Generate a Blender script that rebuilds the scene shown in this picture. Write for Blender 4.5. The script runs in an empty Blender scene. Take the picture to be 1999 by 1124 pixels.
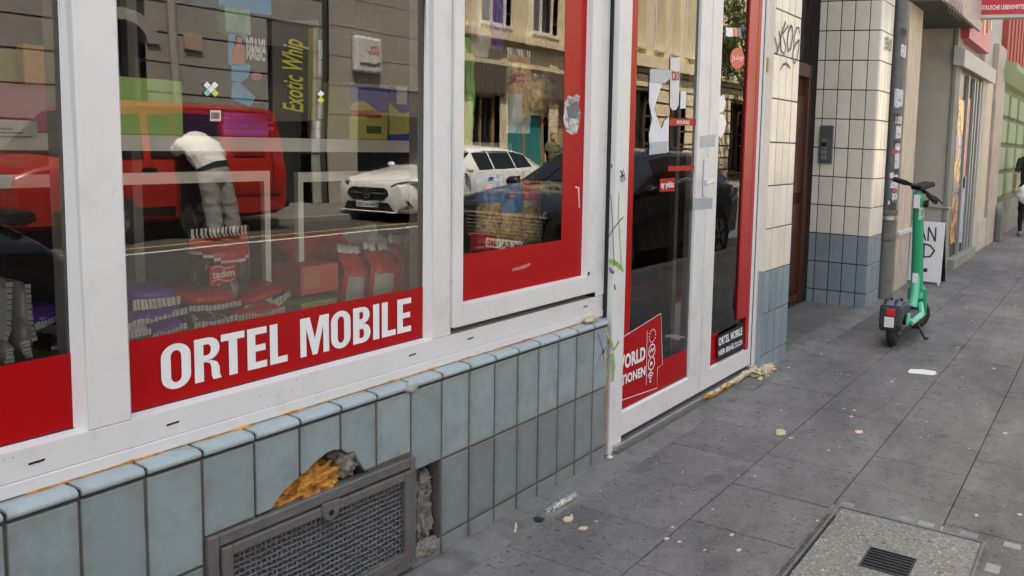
import bpy, bmesh, math, random
from mathutils import Vector, Matrix, noise
rnd = random.Random(11)
S = bpy.context.scene
COL = S.collection
rad = math.radians

# ------------------------------------------------------------------ camera
# x runs along the shop front (away from the camera), y into the building, z up; metres
FP, PPX, PPY, W0, H0 = 1706.0, 1432.0, 462.0, 1999.0, 1124.0
YAW, PIT, ROL = rad(23.61), rad(-6.26), rad(2.32)
CAM = Vector((0, -2.1, 1.512))
FWD = Vector((math.cos(PIT)*math.cos(YAW), math.cos(PIT)*math.sin(YAW), math.sin(PIT)))
_r = Vector((math.sin(YAW), -math.cos(YAW), 0)); _u = _r.cross(FWD)
RGT = math.cos(ROL)*_r + math.sin(ROL)*_u
UPV = -math.sin(ROL)*_r + math.cos(ROL)*_u
cd = bpy.data.cameras.new('camera'); cam = bpy.data.objects.new('camera', cd); COL.objects.link(cam)
cam.matrix_world = Matrix((RGT, UPV, -FWD)).transposed().to_4x4()
cam.location = CAM
cd.sensor_width = 36; cd.lens = FP/W0*36
cd.shift_x = -(PPX-W0/2)/W0; cd.shift_y = (PPY-H0/2)/W0
cd.clip_start = .05; cd.clip_end = 600
S.camera = cam

# ------------------------------------------------------------------ light
SUN_EL, SUN_AZ = rad(62), rad(124)          # azimuth of the sun in the xy plane, from +x towards +y (behind the shop)
w = bpy.data.worlds.new('World'); S.world = w; w.use_nodes = True
nt = w.node_tree; bg = nt.nodes['Background']
sky = nt.nodes.new('ShaderNodeTexSky'); sky.sky_type = 'NISHITA'; sky.sun_disc = False
sky.sun_elevation = SUN_EL; sky.sun_rotation = math.pi/2 - SUN_AZ
sky.dust_density = 5.0; sky.air_density = .8; sky.ozone_density = 1.0
nt.links.new(sky.outputs[0], bg.inputs[0]); bg.inputs[1].default_value = .15
sl = bpy.data.lights.new('sun', 'SUN'); sl.energy = 5.0; sl.angle = rad(.5); sl.color = (1, .98, .94)
so = bpy.data.objects.new('sun', sl); COL.objects.link(so)
sd = Vector((math.cos(SUN_EL)*math.cos(SUN_AZ), math.cos(SUN_EL)*math.sin(SUN_AZ), math.sin(SUN_EL)))
so.rotation_euler = sd.to_track_quat('Z', 'Y').to_euler(); so.location = (5, 20, 30)
S.view_settings.view_transform = 'Standard'; S.view_settings.look = 'None'
S.view_settings.use_white_balance = True; S.view_settings.white_balance_temperature = 7600; S.view_settings.white_balance_tint = 6
S.view_settings.gamma = 1; S.view_settings.exposure = 2.15
S.cycles.use_denoising = True; S.cycles.max_bounces = 10; S.cycles.transparent_max_bounces = 12
S.cycles.sample_clamp_indirect = 6

# ------------------------------------------------------------------ pixel -> place
def ray(x, y): return (x-PPX)/FP*RGT - (y-PPY)/FP*UPV + FWD
def F(x, y, Y=0.):                           # on an upright plane parallel to the shop front
    d = ray(x, y); return CAM + d*((Y-CAM.y)/d.y)
def FX(x, y, X):                             # on an upright plane across the pavement
    d = ray(x, y); return CAM + d*((X-CAM.x)/d.x)
CROSS = .039
def gz(y): return CROSS*y if y > -3.1 else -.25
def G(x, y):                                 # on the pavement
    d = ray(x, y); return CAM + d*((CROSS*CAM.y-CAM.z)/(d.z-CROSS*d.y))
GLY = .085
def RF(x, y, yw):                            # a place across the street seen mirrored in the window
    p = F(x, y, 2*GLY-yw); return Vector((p.x, yw, p.z))

# ------------------------------------------------------------------ materials
MATS = {}
def mat(name, col, rough=.5, metal=0., var=0., scale=8., bump=0., bscale=40., orand=0., coat=0., spec=.5,
        dirt=None, emis=None, trans=0., stretch=None):
    if name in MATS: return MATS[name]
    m = bpy.data.materials.new(name); m.use_nodes = True; MATS[name] = m
    n = m.node_tree; N = n.nodes; L = n.links
    b = N['Principled BSDF']; b.inputs['Roughness'].default_value = rough; b.inputs['Metallic'].default_value = metal
    b.inputs['Specular IOR Level'].default_value = spec
    if coat: b.inputs['Coat Weight'].default_value = coat; b.inputs['Coat Roughness'].default_value = .06
    if trans: b.inputs['Transmission Weight'].default_value = trans
    b.inputs['Base Color'].default_value = (*col, 1)
    if var or bump or dirt or orand:
        tc = N.new('ShaderNodeTexCoord'); mp = N.new('ShaderNodeMapping'); L.new(tc.outputs['Object'], mp.inputs[0])
        oi = N.new('ShaderNodeObjectInfo'); mul = N.new('ShaderNodeVectorMath'); mul.operation = 'MULTIPLY'
        mul.inputs[1].default_value = (37, 17, 11); L.new(oi.outputs['Random'], mul.inputs[0]); L.new(mul.outputs[0], mp.inputs['Location'])
        if stretch: mp.inputs['Scale'].default_value = stretch
        cur = None
        rgb = N.new('ShaderNodeRGB'); rgb.outputs[0].default_value = (*col, 1); cur = rgb.outputs[0]
        if var:
            nz = N.new('ShaderNodeTexNoise'); nz.inputs['Scale'].default_value = scale; nz.inputs['Detail'].default_value = 6
            nz.inputs['Roughness'].default_value = .65; L.new(mp.outputs[0], nz.inputs['Vector'])
            mr = N.new('ShaderNodeMapRange'); mr.inputs[1].default_value = .25; mr.inputs[2].default_value = .75
            mr.inputs[3].default_value = 1-var; mr.inputs[4].default_value = 1+var; L.new(nz.outputs[0], mr.inputs[0])
            vm = N.new('ShaderNodeVectorMath'); vm.operation = 'SCALE'; L.new(cur, vm.inputs[0]); L.new(mr.outputs[0], vm.inputs['Scale']); cur = vm.outputs[0]
        if orand:
            mr = N.new('ShaderNodeMapRange'); mr.inputs[3].default_value = 1-orand; mr.inputs[4].default_value = 1+orand
            L.new(oi.outputs['Random'], mr.inputs[0])
            vm = N.new('ShaderNodeVectorMath'); vm.operation = 'SCALE'; L.new(cur, vm.inputs[0]); L.new(mr.outputs[0], vm.inputs['Scale']); cur = vm.outputs[0]
        if dirt:
            for dcol, dscale, lo, hi, amt in (dirt if isinstance(dirt, list) else [dirt]):
                nz = N.new('ShaderNodeTexNoise'); nz.inputs['Scale'].default_value = dscale; nz.inputs['Detail'].default_value = 8
                nz.inputs['Roughness'].default_value = .7; L.new(mp.outputs[0], nz.inputs['Vector'])
                mr = N.new('ShaderNodeMapRange'); mr.inputs[1].default_value = lo; mr.inputs[2].default_value = hi
                mr.inputs[3].default_value = 0; mr.inputs[4].default_value = amt; L.new(nz.outputs[0], mr.inputs[0])
                mx = N.new('ShaderNodeMix'); mx.data_type = 'RGBA'; L.new(mr.outputs[0], mx.inputs[0]); L.new(cur, mx.inputs[6])
                mx.inputs[7].default_value = (*dcol, 1); cur = mx.outputs[2]
        L.new(cur, b.inputs['Base Color'])
        if bump:
            nz = N.new('ShaderNodeTexNoise'); nz.inputs['Scale'].default_value = bscale; nz.inputs['Detail'].default_value = 5
            L.new(mp.outputs[0], nz.inputs['Vector'])
            bp = N.new('ShaderNodeBump'); bp.inputs['Strength'].default_value = bump; bp.inputs['Distance'].default_value = .01
            L.new(nz.outputs[0], bp.inputs['Height']); L.new(bp.outputs[0], b.inputs['Normal'])
    if emis: b.inputs['Emission Color'].default_value = (*emis[:3], 1); b.inputs['Emission Strength'].default_value = emis[3]
    return m

def glass_mat(name, ior, tint=(.93, .95, .95), smear=False):
    m = bpy.data.materials.new(name); m.use_nodes = True; n = m.node_tree; N = n.nodes; L = n.links
    for x in list(N):
        if x.type != 'OUTPUT_MATERIAL': N.remove(x)
    t = N.new('ShaderNodeBsdfTransparent'); t.inputs[0].default_value = (*tint, 1)
    g = N.new('ShaderNodeBsdfGlossy'); g.inputs['Roughness'].default_value = .0; g.inputs[0].default_value = (1, 1, 1, 1)
    tc = N.new('ShaderNodeTexCoord'); nz = N.new('ShaderNodeTexNoise'); nz.inputs['Scale'].default_value = 2.2; nz.inputs['Detail'].default_value = 1; L.new(tc.outputs['Object'], nz.inputs['Vector'])
    bp = N.new('ShaderNodeBump'); bp.inputs['Strength'].default_value = 1; bp.inputs['Distance'].default_value = .0005; L.new(nz.outputs[0], bp.inputs['Height']); L.new(bp.outputs[0], g.inputs['Normal'])   # float-glass waviness
    fr = N.new('ShaderNodeFresnel'); fr.inputs[0].default_value = ior
    mx = N.new('ShaderNodeMixShader'); L.new(fr.outputs[0], mx.inputs[0]); L.new(t.outputs[0], mx.inputs[1]); L.new(g.outputs[0], mx.inputs[2])
    L.new(mx.outputs[0], N['Material Output'].inputs[0]); MATS[name] = m; return m

def edge_dirt(m, col, amt, w0=.02, w1=.14):
    """grime creeping in from the joints: mask from the piece's own extent, broken by noise"""
    N = m.node_tree.nodes; L = m.node_tree.links; b = N['Principled BSDF']; src = b.inputs['Base Color'].links[0].from_socket
    tc = N.new('ShaderNodeTexCoord'); sp = N.new('ShaderNodeSeparateXYZ'); L.new(tc.outputs['Generated'], sp.inputs[0]); mn = None
    for i in (0, 2):
        s1 = N.new('ShaderNodeMath'); s1.operation = 'SUBTRACT'; s1.inputs[1].default_value = .5; L.new(sp.outputs[i], s1.inputs[0]); ab = N.new('ShaderNodeMath'); ab.operation = 'ABSOLUTE'; L.new(s1.outputs[0], ab.inputs[0])
        if i == 2: mu = N.new('ShaderNodeMath'); mu.operation = 'MULTIPLY_ADD'; mu.inputs[1].default_value = 2.; mu.inputs[2].default_value = -.5; L.new(ab.outputs[0], mu.inputs[0]); ab = mu
        if mn is None: mn = ab
        else: mx = N.new('ShaderNodeMath'); mx.operation = 'MAXIMUM'; L.new(mn.outputs[0], mx.inputs[0]); L.new(ab.outputs[0], mx.inputs[1]); mn = mx
    ge = N.new('ShaderNodeNewGeometry'); nz = N.new('ShaderNodeTexNoise'); nz.inputs['Scale'].default_value = 16; nz.inputs['Detail'].default_value = 6; L.new(ge.outputs['Position'], nz.inputs['Vector'])
    ad = N.new('ShaderNodeMath'); ad.operation = 'MULTIPLY_ADD'; ad.inputs[1].default_value = .5; L.new(nz.outputs[0], ad.inputs[0]); L.new(mn.outputs[0], ad.inputs[2])
    mr = N.new('ShaderNodeMapRange'); mr.inputs[1].default_value = .5+.25-w1; mr.inputs[2].default_value = .5+.25-w0+.08; mr.inputs[3].default_value = 0; mr.inputs[4].default_value = amt; L.new(ad.outputs[0], mr.inputs[0])
    x = N.new('ShaderNodeMix'); x.data_type = 'RGBA'; L.new(mr.outputs[0], x.inputs[0]); L.new(src, x.inputs[6]); x.inputs[7].default_value = (*col, 1); L.new(x.outputs[2], b.inputs['Base Color'])
def leaf_mat(name, c):
    m = mat(name, c, .55, var=.25, scale=3); return m

white = mat('white_pvc', (.70, .695, .675), .38, var=.04, scale=3, dirt=[((.38, .36, .32), 4, .52, .80, .5), ((.10, .09, .08), 75, .66, .74, .6), ((.28, .26, .22), 18, .60, .75, .35)], bump=.03)
whiteclean = mat('white_bead', (.76, .755, .74), .32, var=.03, scale=4)
gasket = mat('gasket', (.012, .012, .013), .6)
red = mat('red_film', (.40, .0015, .004), .3, var=.05, scale=2.5, spec=.22)
redframe = mat('red_frame', (.42, .015, .02), .3, var=.12, scale=3, dirt=((.25, .02, .03), 12, .55, .7, .5))
stickwhite = mat('sticker_white', (.8, .8, .8), .35, var=.03)
stickblack = mat('sticker_black', (.012, .012, .014), .3)
glass = glass_mat('shop_glass', 1.74, (.97, .98, .98))
doorglass = glass_mat('door_glass', 1.75, (.9, .92, .92))
bluetile = mat('blue_tile', (.265, .325, .325), .24, var=.13, scale=5, orand=.09, bump=.06, bscale=9,
               dirt=[((.11, .12, .11), 7, .5, .85, .65), ((.09, .085, .07), 45, .62, .8, .55), ((.45, .5, .5), 3, .60, .78, .4), ((.07, .065, .055), 90, .68, .73, .7)])
bluetile2 = mat('blue_tile_low', (.225, .26, .255), .34, var=.14, scale=5, orand=.07, bump=.08, bscale=9,
                dirt=[((.10, .105, .095), 5, .42, .8, .75), ((.07, .065, .055), 40, .6, .78, .6)])
nosetile = mat('nosing_tile', (.335, .405, .41), .3, var=.10, scale=6, orand=.05, bump=.05, bscale=12,
               dirt=[((.25, .27, .26), 14, .52, .8, .5), ((.12, .11, .09), 50, .62, .78, .6)])
edge_dirt(bluetile, (.15, .145, .125), .38, -.02, .18); edge_dirt(bluetile2, (.11, .105, .09), .5, -.02, .2); edge_dirt(nosetile, (.2, .19, .165), .4)
bluetile3 = mat('grey_blue_tile', (.24, .30, .325), .22, var=.08, scale=5, orand=.06, bump=.05, bscale=9, dirt=((.1, .11, .11), 8, .52, .85, .5))
beigetile = mat('beige_tile', (.78, .72, .61), .24, var=.06, scale=4, orand=.07, bump=.05, bscale=9, dirt=[((.33, .27, .18), 6, .55, .85, .45), ((.2, .17, .12), 50, .65, .8, .4)])
grout = mat('grout', (.125, .115, .098), .9, var=.3, scale=30, bump=.3, bscale=120, dirt=((.04, .035, .03), 9, .45, .7, .7))
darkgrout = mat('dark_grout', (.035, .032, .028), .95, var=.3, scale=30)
mortar = mat('mortar', (.26, .235, .20), .95, var=.3, scale=22, bump=1., bscale=60, dirt=((.08, .07, .06), 14, .45, .65, .7))
foam = mat('orange_foam', (.64, .27, .04), .8, var=.45, scale=18, bump=.9, bscale=70, dirt=((.12, .045, .012), 20, .45, .66, .85))
palefoam = mat('pale_foam', (.62, .52, .33), .8, var=.3, scale=25, bump=.6, bscale=70, dirt=((.3, .2, .09), 20, .48, .7, .7))
steel = mat('weathered_steel', (.15, .148, .142), .55, .35, var=.25, scale=14, bump=.2, bscale=80, dirt=[((.17, .09, .045), 10, .55, .72, .6), ((.4, .4, .38), 60, .66, .75, .5)])
wire = mat('wire_mesh', (.15, .15, .15), .6, .3, var=.3, scale=40, dirt=((.05, .045, .04), 20, .5, .7, .7))
def paving_mat(name, base):
    m = bpy.data.materials.new(name); m.use_nodes = True; n = m.node_tree; N = n.nodes; L = n.links; b = N['Principled BSDF']; b.inputs['Roughness'].default_value = .78; b.inputs['Specular IOR Level'].default_value = .3
    ge = N.new('ShaderNodeNewGeometry'); oi = N.new('ShaderNodeObjectInfo'); cur = N.new('ShaderNodeRGB').outputs[0]; cur.default_value = (*base, 1)
    def nz(scale, st=(1, 1, 1), det=8, ro=.68):
        mp = N.new('ShaderNodeMapping'); mp.inputs['Scale'].default_value = st; L.new(ge.outputs['Position'], mp.inputs[0]); t = N.new('ShaderNodeTexNoise'); t.inputs['Scale'].default_value = scale; t.inputs['Detail'].default_value = det; t.inputs['Roughness'].default_value = ro; L.new(mp.outputs[0], t.inputs['Vector']); return t.outputs[0]
    def scale_by(fac, lo, hi, a0, a1):
        nonlocal cur
        mr = N.new('ShaderNodeMapRange'); mr.inputs[1].default_value = lo; mr.inputs[2].default_value = hi; mr.inputs[3].default_value = a0; mr.inputs[4].default_value = a1; L.new(fac, mr.inputs[0])
        v = N.new('ShaderNodeVectorMath'); v.operation = 'SCALE'; L.new(cur, v.inputs[0]); L.new(mr.outputs[0], v.inputs['Scale']); cur = v.outputs[0]
    def over(fac, lo, hi, col, amt):
        nonlocal cur
        mr = N.new('ShaderNodeMapRange'); mr.inputs[1].default_value = lo; mr.inputs[2].default_value = hi; mr.inputs[3].default_value = 0; mr.inputs[4].default_value = amt; L.new(fac, mr.inputs[0])
        x = N.new('ShaderNodeMix'); x.data_type = 'RGBA'; L.new(mr.outputs[0], x.inputs[0]); L.new(cur, x.inputs[6]); x.inputs[7].default_value = (*col, 1); cur = x.outputs[2]
    scale_by(oi.outputs['Random'], 0, 1, .93, 1.08); scale_by(nz(1.1, (.6, 1.6, 1)), .32, .68, .64, 1.28); scale_by(nz(7), .3, .7, .84, 1.15); scale_by(nz(90, det=3), .3, .7, .80, 1.2)
    over(nz(3.1, (1, 1.4, 1)), .55, .72, (.05, .048, .045), .55); over(nz(42, (1.6, .6, 1), 4, .6), .60, .67, (.03, .029, .028), .75); over(nz(26, (.7, 1.5, 1), 5), .65, .71, (.33, .32, .30), .45); over(nz(1.7), .60, .75, (.17, .155, .13), .35)
    L.new(cur, b.inputs['Base Color'])
    bp = N.new('ShaderNodeBump'); bp.inputs['Strength'].default_value = .45; bp.inputs['Distance'].default_value = .006; L.new(nz(120, det=4), bp.inputs['Height']); L.new(bp.outputs[0], b.inputs['Normal']); MATS[name] = m; return m
slabm = paving_mat('paving', (.158, .153, .144))
jointm = mat('paving_joint', (.045, .043, .04), .95, var=.3, scale=20)
stripm = mat('mortar_strip', (.17, .165, .15), .9, var=.25, scale=6, bump=.4, bscale=90, dirt=[((.06, .058, .055), 7, .45, .7, .7), ((.33, .32, .28), 40, .62, .75, .5)])
concm = mat('washed_concrete', (.22, .21, .18), .85, var=.4, scale=70, bump=1., bscale=80, dirt=[((.50, .485, .43), 62, .56, .61, .7), ((.05, .046, .04), 48, .57, .62, .8), ((.09, .085, .075), 4, .48, .75, .4)])
castiron = mat('cast_iron', (.05, .048, .045), .55, .5, var=.3, scale=30, bump=.3)
asphalt = mat('asphalt', (.062, .061, .062), .85, var=.2, scale=3, bump=.3, bscale=160, dirt=((.04, .04, .04), .8, .45, .65, .6))
darkwood = mat('dark_wood', (.085, .030, .016), .32, var=.3, scale=5, stretch=(8, 8, .7), coat=.25)
black = mat('black_plastic', (.012, .012, .013), .45, var=.1, scale=20)
rubber = mat('rubber', (.018, .018, .018), .8)
chrome = mat('chrome', (.7, .7, .7), .12, 1.)
alu = mat('aluminium', (.5, .5, .5), .35, .9)
silverfoil = mat('silver_foil', (.6, .6, .6), .3, .55, var=.2, scale=30, bump=.4, bscale=40)

# ------------------------------------------------------------------ mesh builder
MW = {}
def mw(o): return MW.get(o.name, Matrix()) if o else Matrix()
class MB:
    def __init__(s): s.v = []; s.f = []; s.m = []
    def add(s, vs, fs, mi=0):
        o = len(s.v); s.v += [Vector(p) for p in vs]
        for f in fs: s.f.append([i+o for i in f]); s.m.append(mi)
        return s
    def box(s, x0, x1, y0, y1, z0, z1, mi=0, M=None):
        vs = [Vector(p) for p in ((x0,y0,z0),(x1,y0,z0),(x1,y1,z0),(x0,y1,z0),(x0,y0,z1),(x1,y0,z1),(x1,y1,z1),(x0,y1,z1))]
        if M: vs = [M @ p for p in vs]
        return s.add(vs, [(0,3,2,1),(4,5,6,7),(0,1,5,4),(1,2,6,5),(2,3,7,6),(3,0,4,7)], mi)
    def quad(s, a, b, c, d, mi=0): return s.add([a,b,c,d], [(0,1,2,3)], mi)
    def prism(s, poly, lo, hi, ax='y', mi=0):
        """poly: 2-D outline; ax: the axis it is extruded along from lo to hi"""
        def P(p, t): return {'y': (p[0], t, p[1]), 'x': (t, p[0], p[1]), 'z': (p[0], p[1], t)}[ax]
        n = len(poly); area = sum(poly[i][0]*poly[(i+1)%n][1]-poly[(i+1)%n][0]*poly[i][1] for i in range(n))
        if area < 0: poly = poly[::-1]
        vs = [P(p, lo) for p in poly] + [P(p, hi) for p in poly]
        flip = ax == 'y'
        fs = [tuple(range(n)) if flip else tuple(range(n))[::-1], tuple(range(n, 2*n))[::-1] if flip else tuple(range(n, 2*n))]
        for i in range(n):
            j = (i+1) % n; q = (i, j, j+n, i+n); fs.append(q[::-1] if flip else q)
        return s.add(vs, fs, mi)
    def loft(s, rings, mi=0, cap=True, closed=True):
        n = len(rings[0]); vs = [p for r in rings for p in r]; fs = []
        for k in range(len(rings)-1):
            for i in range(n if closed else n-1):
                j = (i+1) % n; fs.append((k*n+i, k*n+j, (k+1)*n+j, (k+1)*n+i))
        if cap: fs.append(tuple(range(n))[::-1]); fs.append(tuple((len(rings)-1)*n+i for i in range(n)))
        return s.add(vs, fs, mi)
    def tube(s, pts, r, n=8, mi=0, cap=True, sq=1.):
        pts = [Vector(p) for p in pts]; rs = r if isinstance(r, (list, tuple)) else [r]*len(pts)
        rings = []
        for i, p in enumerate(pts):
            t = (pts[min(i+1, len(pts)-1)]-pts[max(i-1, 0)]).normalized()
            a = t.cross(Vector((0, 0, 1)))
            if a.length < .01: a = t.cross(Vector((0, 1, 0)))
            a.normalize(); b = t.cross(a)
            rings.append([p+(a*math.cos(2*math.pi*k/n)+b*math.sin(2*math.pi*k/n)*sq)*rs[i] for k in range(n)])
        return s.loft(rings, mi, cap)
    def ball(s, c, r, mi=0, nu=10, nv=6):
        c = Vector(c); r = Vector(r) if not isinstance(r, (int, float)) else Vector((r, r, r)); rings = []
        for k in range(nv+1):
            a = math.pi*(k+.02)/(nv+.04); rings.append([c+Vector((r.x*math.sin(a)*math.cos(2*math.pi*i/nu), r.y*math.sin(a)*math.sin(2*math.pi*i/nu), r.z*math.cos(a))) for i in range(nu)])
        return s.loft(rings[::-1], mi)
    def ribbon(s, pts, wd, y, mi=0, th=.0015):
        """flat stroke on a plane y=const through (x,z) points; wd width (number or list)"""
        pts = [Vector(p) for p in pts]; L = []; Rr = []
        for i, p in enumerate(pts):
            t = pts[min(i+1, len(pts)-1)]-pts[max(i-1, 0)]; t.normalize(); n = Vector((-t.y, t.x)); ww = wd[i] if isinstance(wd, (list, tuple)) else wd
            L.append(p+n*ww/2); Rr.append(p-n*ww/2)
        for i in range(len(pts)-1):
            q = [L[i], L[i+1], Rr[i+1], Rr[i]]
            s.add([(a.x, y, a.y) for a in q], [(0, 1, 2, 3)], mi)
        return s
    def xf(s, M): s.v = [M @ p for p in s.v]; return s
    def mesh(s, name, mats):
        me = bpy.data.meshes.new(name); me.from_pydata([tuple(p) for p in s.v], [], s.f)
        for m in (mats if isinstance(mats, (list, tuple)) else [mats]): me.materials.append(m)
        me.polygons.foreach_set('material_index', s.m); me.update(); return me
    def build(s, name, mats, parent=None, smooth=False, bevel=0., local=False, fix=False):
        if parent and not local:
            inv = mw(parent).inverted(); s.v = [inv @ p for p in s.v]
        me = s.mesh(name, mats)
        if fix:
            bm = bmesh.new(); bm.from_mesh(me); bmesh.ops.recalc_face_normals(bm, faces=bm.faces); bm.to_mesh(me); bm.free()
        o = bpy.data.objects.new(name, me); COL.objects.link(o); o.parent = parent
        MW[o.name] = mw(parent).copy()
        if smooth:
            for p in me.polygons: p.use_smooth = True
            if smooth != 'all': me.set_sharp_from_angle(angle=rad(38))
        if bevel:
            b = o.modifiers.new('bevel', 'BEVEL'); b.width = bevel; b.segments = 2; b.limit_method = 'ANGLE'
        return o
def tag(o, label, cat, group=None, kind=None):
    o['label'] = label; o['category'] = cat
    if group: o['group'] = group
    if kind: o['kind'] = kind
    return o
def thing(name, label, cat, loc=(0, 0, 0), rz=0., group=None):
    o = bpy.data.objects.new(name, None); COL.objects.link(o); o.location = loc; o.rotation_euler = (0, 0, rz)
    o.empty_display_size = .1
    MW[o.name] = Matrix.Translation(loc) @ Matrix.Rotation(rz, 4, 'Z')
    return tag(o, label, cat, group)
def struct(o): o['kind'] = 'structure'; return o
def piece(name, me, parent, loc, rot=(0, 0, 0), scale=None):     # alike piece sharing mesh data; loc in world
    o = bpy.data.objects.new(name, me); COL.objects.link(o); o.parent = parent
    o.location = mw(parent).inverted() @ Vector(loc); o.rotation_euler = rot
    if scale: o.scale = scale
    return o

def text(name, s, o, u, v, wd, ht, m, parent, bold=0., n=None, lift=.002, shear=0.):
    """flat lettering: lower-left corner o, directions u (along) and v (up), fitted to wd x ht"""
    c = bpy.data.curves.new(name, 'FONT'); c.body = s; c.offset = bold; c.shear = shear; c.resolution_u = 3; c.size = 1
    c.space_character = 1 + bold*1.2; c.align_x = 'CENTER' if '\n' in s else 'LEFT'
    t = bpy.data.objects.new(name, c); COL.objects.link(t)
    dg = bpy.context.evaluated_depsgraph_get(); dg.update()
    me = bpy.data.meshes.new_from_object(t.evaluated_get(dg)); bpy.data.objects.remove(t)
    xs = [q.co.x for q in me.vertices]; ys = [q.co.y for q in me.vertices]
    x0, x1, y0, y1 = min(xs), max(xs), min(ys), max(ys)
    u = Vector(u).normalized(); v = Vector(v).normalized(); nn = u.cross(v); o = Vector(o); inv = mw(parent).inverted()
    for q in me.vertices:
        q.co = inv @ (o + u*((q.co.x-x0)/(x1-x0)*wd) + v*((q.co.y-y0)/(y1-y0)*ht) + nn*lift)
    me.materials.clear(); me.materials.append(m)
    ob = bpy.data.objects.new(name, me); COL.objects.link(ob); ob.parent = parent; MW[ob.name] = mw(parent).copy()
    return ob
def tile_mesh(name, wx, hz, th, m, bev=.004):
    bm = bmesh.new(); bmesh.ops.create_cube(bm, size=1)
    for q in bm.verts: q.co = Vector((q.co.x*wx, q.co.y*th, q.co.z*hz))
    bmesh.ops.bevel(bm, geom=[e for e in bm.edges if all(abs(p.co.y+th/2) < 1e-5 for p in e.verts)], offset=bev, segments=2, affect='EDGES', profile=.6)
    me = bpy.data.meshes.new(name); bm.to_mesh(me); bm.free(); me.materials.append(m)
    return me
U, V = Vector((1, 0, 0)), Vector((0, 0, 1))

# ------------------------------------------------------------------ ground, pavement, road
m = MB(); m.quad((-300, -300, -.36), (400, -300, -.36), (400, 300, -.36), (-300, 300, -.36))
struct(m.build('ground', asphalt))
m = MB(); m.box(-40, 90, -10.9, -3.26, -.5, -.25)
road = struct(m.build('road', asphalt))
linew = mat('road_paint', (.62, .62, .6), .7, var=.25, scale=12); liney = mat('road_paint_yellow', (.6, .4, .08), .7, var=.25, scale=12)
m = MB(); m.box(-40, 90, -9.30, -9.20, -.25, -.246); m.build('road_marking', linew, road)
m = MB(); m.box(-40, 90, -9.78, -9.72, -.25, -.246); m.build('road_marking', liney, road)
kerbm = mat('kerb_stone', (.2, .195, .185), .8, var=.2, scale=20, bump=.3)
m = MB(); m.box(-40, 90, -3.26, -3.10, -.5, -.118); m.build('kerb', kerbm, road, bevel=.015)
m = MB(); m.box(-40, 90, -11.05, -10.9, -.5, -.14); m.build('kerb', kerbm, road, bevel=.015)
m = MB(); m.box(-40, 90, -13.6, -11.05, -.5, -.145); struct(m.build('pavement_opposite', slabm))

m = MB()
m.add([(-40, -3.1, gz(-3.09)-.014), (12.4, -3.1, gz(-3.09)-.014), (12.4, 0, -.014), (-40, 0, -.014)], [(0, 1, 2, 3)])
m.add([(-40, 0, -.014), (12.4, 0, -.014), (12.4, 1.6, .02), (-40, 1.6, .02)], [(0, 1, 2, 3)])
pave = struct(m.build('pavement', jointm))
farslab = slabm
m = MB(); m.quad((12.4, -3.1, gz(-3.09)), (90, -3.1, gz(-3.09)), (90, 0, 0), (12.4, 0, 0)); m.quad((12.4, 0, 0), (90, 0, 0), (90, 1.6, .03), (12.4, 1.6, .03))
m.build('paving_field', farslab, pave)
def slab_mesh(wx, wy):
    bm = bmesh.new(); bmesh.ops.create_cube(bm, size=1)
    for q in bm.verts: q.co = Vector((q.co.x*wx, q.co.y*wy, q.co.z*.05-.025))
    bmesh.ops.bevel(bm, geom=[e for e in bm.edges if all(abs(p.co.z) < 1e-4 for p in e.verts)], offset=.0025, segments=1, affect='EDGES')
    me = bpy.data.meshes.new('paving_slab'); bm.to_mesh(me); bm.free(); me.materials.append(slabm); return me
SLX, SLY = .43, .465
TILT = math.atan(CROSS)
rows = {}
for r in range(7):
    y1 = -.145-SLY*r; y0 = max(y1-SLY, -3.1)
    off = {0: 2.93, 1: 3.07, 2: 3.834}.get(r, 2.9+rnd.random()*.43)
    step = .391 if r == 2 else SLX
    me = slab_mesh(step-.005, (y1-y0)-.0035); x = off-step*9
    while x < 12.2:
        if r == 2 and 2.55 < x+step/2 < 3.62 or r == 3 and False: x += step; continue
        if x > -.3:
            yc = (y0+y1)/2
            piece('paving_slab', me, pave, (x+step/2, yc, gz(yc)+rnd.uniform(-.0012, .0012)),
                  (TILT+rnd.uniform(-.002, .002), rnd.uniform(-.003, .003), 0))
        x += step
# entrance recess floor slabs
me = slab_mesh(.44, .57)
for i in range(5): piece('paving_slab', me, pave, (5.95+i*.447, .29, .004), (.02, 0, 0))
for i in range(5): piece('paving_slab', me, pave, (8.75+i*.447, .29, .004), (.02, 0, 0))
# uneven mortar strip between wall and slabs
m = MB(); n = 150; top = []; 
for i in range(n+1):
    x = -.3+i*(12.4)/n; top.append((x, .05, .004)); 
for i in range(n):
    x0, x1 = -.3+i*12.4/n, -.3+(i+1)*12.4/n
    def e(x): return -.150+.02*noise.noise(Vector((x*2.3, 0, 0)))+.012*noise.noise(Vector((x*9, 3, 0)))
    def zz(x, k): return .012*max(0, .5+noise.noise(Vector((x*3, k, 1))))
    a, b = e(x0), e(x1)
    m.add([(x0, a, gz(a)-.002), (x1, b, gz(b)-.002), (x1, b+.03, gz(b)+.004), (x0, a+.03, gz(a)+.004), (x1, -.02, .006+zz(x1, 5)), (x0, -.02, .006+zz(x0, 5)), (x1, .06, .012), (x0, .06, .012)],
          [(0, 1, 2, 3), (3, 2, 4, 5), (5, 4, 6, 7)])
m.build('mortar_strip', stripm, pave)

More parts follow.
